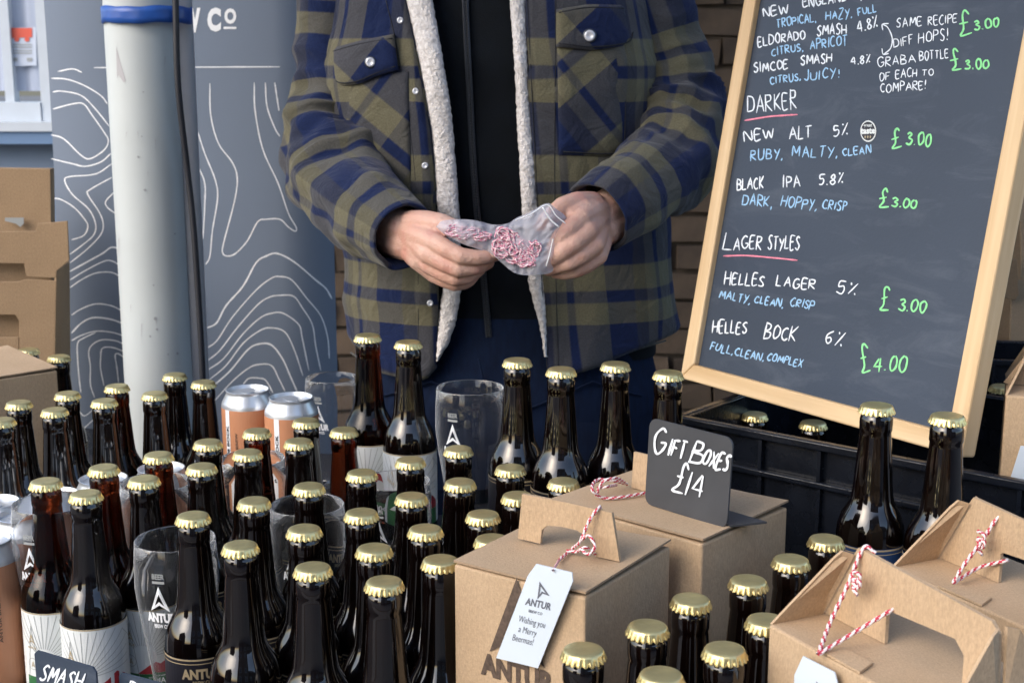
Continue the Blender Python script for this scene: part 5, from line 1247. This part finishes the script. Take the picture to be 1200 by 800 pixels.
# black zip top
def ring_cloth(name, m, zs, dims, parent=person, cy=PY, n=56, f=None):
    mb = MB(); P = []
    for z in zs:
        cx, a, b_ = dims(z); row = []
        for j in range(n):
            ph = 2*math.pi*j/n; s, c = math.sin(ph), math.cos(ph)
            d = f(ph, z) if f else 0
            row.append(Vector((cx+(a+d)*math.copysign(abs(s)**.85, s), cy-(b_+d)*math.copysign(abs(c)**.85, c), z))-PL)
        P.append(row)
    mb.grid(P, closed=True); return mb.build(name, M[m], parent, True)
def tdim(z): cx, a, b_ = torso_dim(z); return cx, a-.022, b_-.024
zsh = [.975+.6*k/50 for k in range(51)]
top_ = ring_cloth('zip_top', 'black_top', zsh, tdim, f=lambda p, z: .006*noise.noise(Vector((math.cos(p)*3, math.sin(p)*3, z*7)))+.004*math.exp(-((z-1.0)/.02)**2)*0)
def inner_y(X, z):
    cx, a, b_ = tdim(z); t = min(.99, abs((X-cx)/a)); return PY-b_*(1-t**2.3)**(1/2.3)-.007
b = MB()
zp = [(544, -70), (546, 20), (550, 100), (554, 180), (560, 260), (568, 340), (573, 395)]
for off in (-1.6, 1.6):
    Q = []
    for p in cat_rom(zp, 8):
        w_ = at(p[0]+off*1.3, p[1], PY-.12)
        for _ in range(3): w_ = at(p[0]+off*1.3, p[1], inner_y(w_.x, w_.z)+.003)
        Q.append(w_-PL)
    b.tube(Q, .0022, 6)
for k in range(150):
    p = cat_rom(zp, 25)[k]
    w_ = at(p[0], p[1], inner_y(0, at(p[0], p[1], PY-.12).z)); b.box(w_-PL, (.0045, .0016, .0014))
b.build('zip', M['zip'], top_)
# jeans
def jeans():
    mb = MB(); rows = []
    def leg(sx):
        P = []; n = 40
        for k in range(41):
            t = k/40; z = lerp(.90, .06, t); cx = sx*interp([(.06, .135), (.5, .115), (.90, .10)], z); r_ = interp([(.06, .085), (.2, .078), (.48, .083), (.75, .105), (.90, .12)], z)
            P.append([Vector((cx+(r_+.006*noise.noise(Vector((math.cos(2*math.pi*j/n)*2+sx*4, math.sin(2*math.pi*j/n)*2, z*14))))*math.cos(2*math.pi*j/n), PY+r_*1.03*math.sin(2*math.pi*j/n), z))-PL for j in range(n)])
        mb.grid(P, closed=True)
    leg(-1); leg(1)
    P = []; n = 60
    for k in range(24):
        z = lerp(1.04, .80, k/23); a = interp([(.80, .222), (.92, .215), (1.04, .185)], z); b_ = interp([(.80, .125), (.92, .125), (1.04, .108)], z)
        row = []
        for j in range(n):
            ph = 2*math.pi*j/n; s, c = math.sin(ph), math.cos(ph); x = a*math.copysign(abs(s)**.85, s)
            crease = -.010*math.exp(-(x/.02)**2)*max(0, (.93-z)/.13) if c > 0 else 0
            row.append(Vector((x, PY-(b_+crease+.004*noise.noise(Vector((x*14, z*22, 2))))*math.copysign(abs(c)**.85, c), z))-PL)
        P.append(row)
    mb.grid(P, closed=True); o = mb.build('jeans', M['denim'], person, True)
    b = MB(); 
    Q = [(x/100, PY-.125*(1-abs(x/21.5)**2.3)**(1/2.3)-.003, .955-abs(abs(x)-11)*.004) for x in range(-18, 19)]
    b.tube([Vector(q)-PL for q in Q], .0016, 6)
    Q = [Vector((-.045+.006*math.sin(k*.5), PY-.129, .99-.012*k))-PL for k in range(14)]; b.tube(Q, .0014, 6)
    b.build('seam', M['denim'], o)
    return o
jeans()
# body: head, neck, trunk, legs and both hands in one mesh
def cap(bmv, p0, r0, p1, r1, seg=14):
    """tapered capsule"""
    p0, p1 = Vector(p0), Vector(p1); d = p1-p0; L_ = d.length; t = d/L_ if L_ > 1e-9 else Vector((0, 0, 1)); q = t.orthogonal().normalized(); w_ = t.cross(q); prof = []
    for k in range(5): a = math.pi/2*(k/4); prof.append((r0*math.sin(a), -r0*math.cos(a)))
    for k in range(5): a = math.pi/2*(k/4); prof.append((r1*math.cos(a), L_+r1*math.sin(a)))
    prof[0] = (r0*.08, prof[0][1]); prof[-1] = (r1*.08, prof[-1][1])
    vs = [p0+t*h+(q*math.cos(2*math.pi*j/seg)+w_*math.sin(2*math.pi*j/seg))*r_ for r_, h in prof for j in range(seg)]
    n = len(prof)
    fs = [(i*seg+j, i*seg+(j+1) % seg, (i+1)*seg+(j+1) % seg, (i+1)*seg+j) for i in range(n-1) for j in range(seg)]+[list(range(seg))[::-1], [(n-1)*seg+j for j in range(seg)]]
    bmv.add(vs, fs)
def ellips(bmv, c, r_, seg=20, rings=14, rotm=None):
    vs = []; c = Vector(c)
    for i in range(rings+1):
        a = math.pi*max(.02, min(.98, i/rings)); 
        for j in range(seg):
            v = Vector((r_[0]*math.sin(a)*math.cos(2*math.pi*j/seg), r_[1]*math.sin(a)*math.sin(2*math.pi*j/seg), r_[2]*math.cos(a)))
            vs.append(c+(rotm @ v if rotm else v))
    fs = [(i*seg+j, (i+1)*seg+j, (i+1)*seg+(j+1) % seg, i*seg+(j+1) % seg) for i in range(rings) for j in range(seg)]+[list(range(seg)), [rings*seg+j for j in range(seg)][::-1]]
    bmv.add(vs, fs)
def remeshed(mb, voxel, smooth, fac=.5):
    o = mb.build('blend', M['skin']); m = o.modifiers.new('r', 'REMESH'); m.mode = 'VOXEL'; m.voxel_size = voxel; m.use_smooth_shade = True
    s = o.modifiers.new('s', 'SMOOTH'); s.factor = fac; s.iterations = smooth
    me = bpy.data.meshes.new_from_object(o.evaluated_get(bpy.context.evaluated_depsgraph_get())); vs = [v.co.copy() for v in me.vertices]; fs = [list(p.vertices) for p in me.polygons]
    old = o.data; bpy.data.objects.remove(o); bpy.data.meshes.remove(old); bpy.data.meshes.remove(me); return vs, fs
NAILS = []
def chain(mb, pts):
    Q = [(at(x, y, Y), r_) for x, y, Y, r_ in pts]
    for (a, ra), (b_, rb) in zip(Q, Q[1:]): cap(mb, a, ra, b_, rb)
def hand_a():   # the person's right hand, on the left of the picture, back of the hand to the camera
    mb = MB()
    chain(mb, [(425, 243, 1.75, .031), (458, 262, 1.69, .027), (476, 270, 1.655, .0235)])
    chain(mb, [(425, 250, 1.75, .028), (460, 277, 1.69, .026), (478, 284, 1.65, .023)])
    M4 = [(506, 282, 1.602, .0125), (502, 297, 1.603, .0125), (503, 310, 1.610, .0115), (508, 321, 1.622, .0105)]
    for k, (x, y, Y, r_) in enumerate(M4):
        chain(mb, [(472+k*1.5, 268+k*6.0, 1.655-.002*k, .0165), (490+k, 275+k*9.5, 1.625, .0155), (x, y, Y, r_)])
    ellips(mb, at(490, 290, 1.64), (.022, .014, .026))
    # fingers curl round the bag: knuckle, middle joint, end joint, tip
    chain(mb, [M4[0], (524, 292, 1.585, .0104), (540, 300, 1.578, .0102), (560, 302, 1.580, .0092), (569, 301, 1.584, .0088), (581, 299, 1.592, .0076)])
    chain(mb, [M4[1], (522, 309, 1.590, .0104), (537, 315, 1.585, .0102), (555, 314, 1.590, .0092), (563, 312, 1.597, .0086), (572, 308, 1.606, .0076)])
    chain(mb, [M4[2], (520, 321, 1.600, .0098), (533, 326, 1.596, .0096), (548, 325, 1.602, .0086), (555, 321, 1.609, .0082), (562, 316, 1.618, .0074)])
    chain(mb, [M4[3], (522, 329, 1.614, .0088), (533, 333, 1.612, .0086), (544, 332, 1.618, .0078), (550, 329, 1.624, .0074), (555, 324, 1.632, .0068)])
    # thumb along the top, under the film of the bag
    chain(mb, [(482, 262, 1.645, .0165), (500, 261, 1.625, .0150), (518, 263, 1.612, .0132), (534, 269, 1.604, .0112), (549, 277, 1.598, .0105), (562, 284, 1.596, .0088)])
    chain(mb, [(498, 268, 1.625, .013), (512, 275, 1.610, .011)])
    return remeshed(mb, .0013, 3)
def hand_b():   # the person's left hand, on the right of the picture
    mb = MB()
    chain(mb, [(745, 222, 1.77, .031), (722, 240, 1.715, .027), (704, 250, 1.675, .024)])
    chain(mb, [(748, 232, 1.77, .028), (722, 258, 1.71, .027), (706, 268, 1.67, .023)])
    M4 = [(681, 256, 1.610, .0130), (688, 272, 1.604, .0130), (697, 287, 1.608, .0120), (702, 300, 1.618, .0105)]
    for k, (x, y, Y, r_) in enumerate(M4):
        chain(mb, [(704-k*.5+1, 246+k*9, 1.672-.002*k, .0165), (692+k*3, 248+k*13.5, 1.64, .0155), (x, y, Y, r_)])
    ellips(mb, at(697, 268, 1.655), (.020, .014, .028))
    chain(mb, [M4[0], (667, 268, 1.592, .0106), (657, 277, 1.588, .0103), (650, 289, 1.592, .0092), (647, 295, 1.596, .0088), (644, 304, 1.603, .0078)])
    chain(mb, [M4[1], (672, 286, 1.586, .0108), (660, 294, 1.582, .0104), (649, 303, 1.587, .0092), (645, 307, 1.592, .0088), (640, 313, 1.600, .0078)])
    chain(mb, [M4[2], (680, 301, 1.592, .0102), (667, 308, 1.588, .0098), (654, 312, 1.593, .0088), (649, 314, 1.598, .0084), (643, 317, 1.606, .0074)])
    chain(mb, [M4[3], (688, 311, 1.606, .0094), (675, 317, 1.602, .0090), (663, 320, 1.606, .0082), (657, 320, 1.612, .0078), (651, 320, 1.620, .0070)])
    chain(mb, [(694, 240, 1.66, .0165), (676, 239, 1.635, .0150), (660, 243, 1.618, .0130), (650, 250, 1.607, .0112), (641, 258, 1.600, .0104), (634, 266, 1.597, .0088)])
    chain(mb, [(684, 246, 1.63, .014), (670, 252, 1.612, .011)])
    return remeshed(mb, .0015, 7)
def trunk():
    mb = MB(); z0 = 1.0
    def c(a, ra, b_, rb): cap(mb, Vector(a), ra, Vector(b_), rb, 18)
    y = PY+.01
    ellips(mb, (0, y, 1.33), (.155, .085, .20)); ellips(mb, (0, y, 1.08), (.14, .08, .16)); ellips(mb, (0, y, .93), (.16, .09, .11))
    for s in (-1, 1):
        c((s*.08, y, .90), .085, (s*.11, y, .50), .055); c((s*.11, y, .50), .055, (s*.13, y+.01, .12), .038); c((s*.13, y+.02, .08), .036, (s*.145, y-.12, .062), .030)
        c((s*.03, y, 1.46), .055, (s*.165, y, 1.47), .05)
    sh = [((-.205, y, 1.455), (-.225, 1.93, 1.24), (-.205, 1.80, 1.215)), ((.165, y, 1.455), (.20, 1.92, 1.26), (.165, 1.80, 1.235))]
    el = (at(390, 195, 1.86), at(790, 165, 1.87)); wr = (at(440, 252, 1.73), at(735, 232, 1.74))
    c((-.20, y, 1.46), .045, at(384, 60, 1.945), .042); c(at(384, 60, 1.945), .042, at(381, 150, 1.93), .036); c(at(381, 150, 1.93), .036, el[0], .036); c(el[0], .038, wr[0], .028); c((.175, y, 1.46), .045, at(777, 60, 1.945), .042); c(at(777, 60, 1.945), .042, at(794, 130, 1.935), .036); c(at(794, 130, 1.935), .036, el[1], .036); c(el[1], .038, wr[1], .028)
    nx = -.02
    c((nx, y+.01, 1.48), .058, (nx, y-.015, 1.60), .054)
    ellips(mb, (nx, y-.01, 1.715), (.074, .094, .105)); ellips(mb, (nx, y-.035, 1.645), (.052, .062, .052)); ellips(mb, (nx, y-.085, 1.612), (.022, .016, .016))
    c((nx, y-.100, 1.705), .009, (nx, y-.118, 1.668), .0125); ellips(mb, (nx-.013, y-.104, 1.665), (.008, .009, .007)); ellips(mb, (nx+.013, y-.104, 1.665), (.008, .009, .007))
    ellips(mb, (nx, y-.094, 1.638), (.024, .010, .005)); ellips(mb, (nx, y-.092, 1.629), (.020, .010, .006))
    for s in (-1, 1):
        ellips(mb, (nx+s*.076, y, 1.69), (.009, .018, .031)); ellips(mb, (nx+s*.030, y-.082, 1.727), (.022, .012, .007)); ellips(mb, (nx+s*.031, y-.083, 1.706), (.014, .011, .009)); ellips(mb, (nx+s*.045, y-.07, 1.675), (.018, .016, .018))
    return remeshed(mb, .005, 5)
JT = [(540, 300), (560, 302), (537, 315), (555, 314), (533, 326), (548, 325), (657, 277), (660, 294), (649, 303), (667, 308), (654, 312), (675, 317), (524, 292), (522, 309), (672, 286), (680, 301)]
JW = [at(x, y, 1.585) for x, y in JT]
def crease(vs):
    out = []
    for v in vs:
        d = 0
        if v.z < 1.3 and v.y < 1.63:
            for j_ in JW:
                dx = (v.x-j_.x); dz = v.z-j_.z; r_ = math.hypot(dx, dz)
                if r_ < .011: d += .00055*math.cos(dx*2400+math.sin(dz*900)*.8)*(1-r_/.011)
            d += .00035*noise.noise(v*260)
        out.append(v+Vector((0, -d, 0)))
    return out
body = MB()
for vs, fs in (hand_a(), hand_b(), trunk()): body.add([v-PL for v in crease(vs)], fs)
bo = body.build('body', M['skin'], person, True)
hx = MB(); 
ellips(hx, Vector((-.02, PY+.012, 1.752))-PL, (.085, .098, .088)); 
for s in (-1, 1): ellips(hx, Vector((-.02+s*.066, PY+.02, 1.72))-PL, (.020, .055, .04))
vs, fs = remeshed(hx, .006, 3); h2 = MB(); h2.add([v+Vector((0, max(0, .0)*1, 0))+v.normalized()*0+Vector((.0, .0, 0))+Vector((0, 0, 1))*.004*noise.noise(v*60) for v in vs if True], fs)
h2.build('hair', M['hair'], person, True)
for s in (-1, 1):
    e = MB(); ellips(e, Vector((-.02+s*.031, PY-.088, 1.706))-PL, (.0105, .0085, .0075)); e.build('eye', M['boot'], person, True)
    e = MB(); cap(e, Vector((s*.135, PY+.08, .065))-PL, .045, Vector((s*.155, PY-.15, .055))-PL, .04); cap(e, Vector((s*.133, PY+.03, .08))-PL, .052, Vector((s*.133, PY+.02, .19))-PL, .05); e.build('boot', M['boot'], person, True)
def nail(px, py, Y, ang, w_, l_):
    b = MB(); c = at(px, py, Y)-PL; ca, sa = math.cos(ang), math.sin(ang); P = []
    for i in range(7):
        u = i/6; row = []
        for j in range(7):
            v_ = j/6*2-1; ww = w_*(1-.25*abs(2*u-1)**3); x = (u-.5)*l_; y_ = v_*ww/2; d = -.0010*(1-v_*v_)+.0012*v_*v_
            row.append(c+Vector((x*ca-y_*sa, d, x*sa+y_*ca)))
        P.append(row)
    b.grid(P); b.build('finger_nail', M['nail'], person, True)
nail(577, 299, 1.5795, R(3), .0085, .0095); nail(646, 307, 1.5865, R(215), .0085, .009)
# plastic bag of twine held in both hands
OUT = [(511, 266), (518, 259), (535, 257), (556, 258), (577, 263), (594, 262), (606, 255), (622, 248), (641, 238), (652, 245), (664, 256), (658, 275), (655, 292), (650, 308), (646, 319), (630, 322), (612, 322), (600, 318), (588, 308), (576, 298), (560, 292), (540, 285), (522, 275)]
def bag():
    root = empty('plastic_bag', at(590, 285, 1.585), label='small clear plastic bag with bundles of pink and white twine held in both hands', cat='bag')
    o = root.location; mb = MB(); NR_ = 14
    dense = cat_rom(OUT+[OUT[0]], 6)[:-1]; n = len(dense)
    spine = lambda p: (p[0]*.25+590*.75 if False else lerp(540, 632, max(0, min(1, (p[0]-511)/150))), lerp(272, 287, max(0, min(1, (p[0]-511)/150))))
    for side in (-1, 1):
        P = []
        for i in range(NR_+1):
            t = i/NR_; row = []
            for p in dense:
                c = spine(p); x, y = lerp(c[0], p[0], t), lerp(c[1], p[1], t)
                neck = 1-.55*math.exp(-((x-580)/13)**2)
                d = .010*(1-t**3)*neck
                q = Vector((x*.045, y*.045, side*3.1)); q2 = Vector((x*.12+y*.05, y*.10, side*7))
                wr = .0065*noise.noise(q)+.0050*(1-2*abs(noise.noise(q2)))*(.3+.7*t)
                Yb = 1.578+(x-590)*.00004 + side*d + wr
                if x > 645: Yb += .016*(x-645)/18
                if x < 535: Yb += .004
                row.append(at(x, y, Yb)-o)
            P.append(row)
        mb.grid(P, closed=True)
    ob = mb.build('film', M['bag'], root, True)
    b = MB(); e = [at(x, y, 1.565)-o for x, y in cat_rom([(604, 258), (622, 251), (641, 240), (652, 253), (663, 262)], 6)]; b.tube(e, .0007, 6)
    b.tube([at(x, y, 1.563)-o for x, y in cat_rom([(636, 243), (645, 257), (655, 266)], 6)], .001, 6)
    b.tube([at(x, y, 1.562)-o for x, y in cat_rom([(648, 280), (644, 298), (640, 312)], 6)], .0007, 6); b.build('seal', M['print_white'], root, True)
    return root
bg_ = bag()
def bundle(cx, cy, w_, h_, Y, n, label, tilt):
    first = None; rnd = random.Random(int(cx))
    for k in range(n):
        a0 = rnd.uniform(0, 6.28); P = []
        ox, oy, od = rnd.uniform(-.42, .42)*w_, rnd.uniform(-.40, .40)*h_, rnd.uniform(-.002, .0025)
        for q in range(7):
            a = a0+q*rnd.uniform(.7, 1.1); x = ox+w_*.17*math.cos(a)+rnd.uniform(-1, 1); y = oy+h_*.2*math.sin(a)+rnd.uniform(-1, 1)
            xr, yr = x*math.cos(tilt)-y*math.sin(tilt), x*math.sin(tilt)+y*math.cos(tilt)
            P.append(at(cx+xr, cy+yr, Y+od+.0016*math.sin(q*2+k)))
        o = twine(P, .0010, 'twine_bundle' if k == 0 else 'twine_loop', None, [M['twp'], M['twl']], 5)
        if k == 0: first = tag(o, label, 'twine')
        else: o.parent = first
bundle(604, 291, 50, 30, 1.5722, 75, 'bundle of pink and white twine bulging in the middle of the clear bag', R(25))
bundle(548, 274, 48, 14, 1.573, 44, 'flatter bundle of pink twine in the left end of the clear bag', R(8))
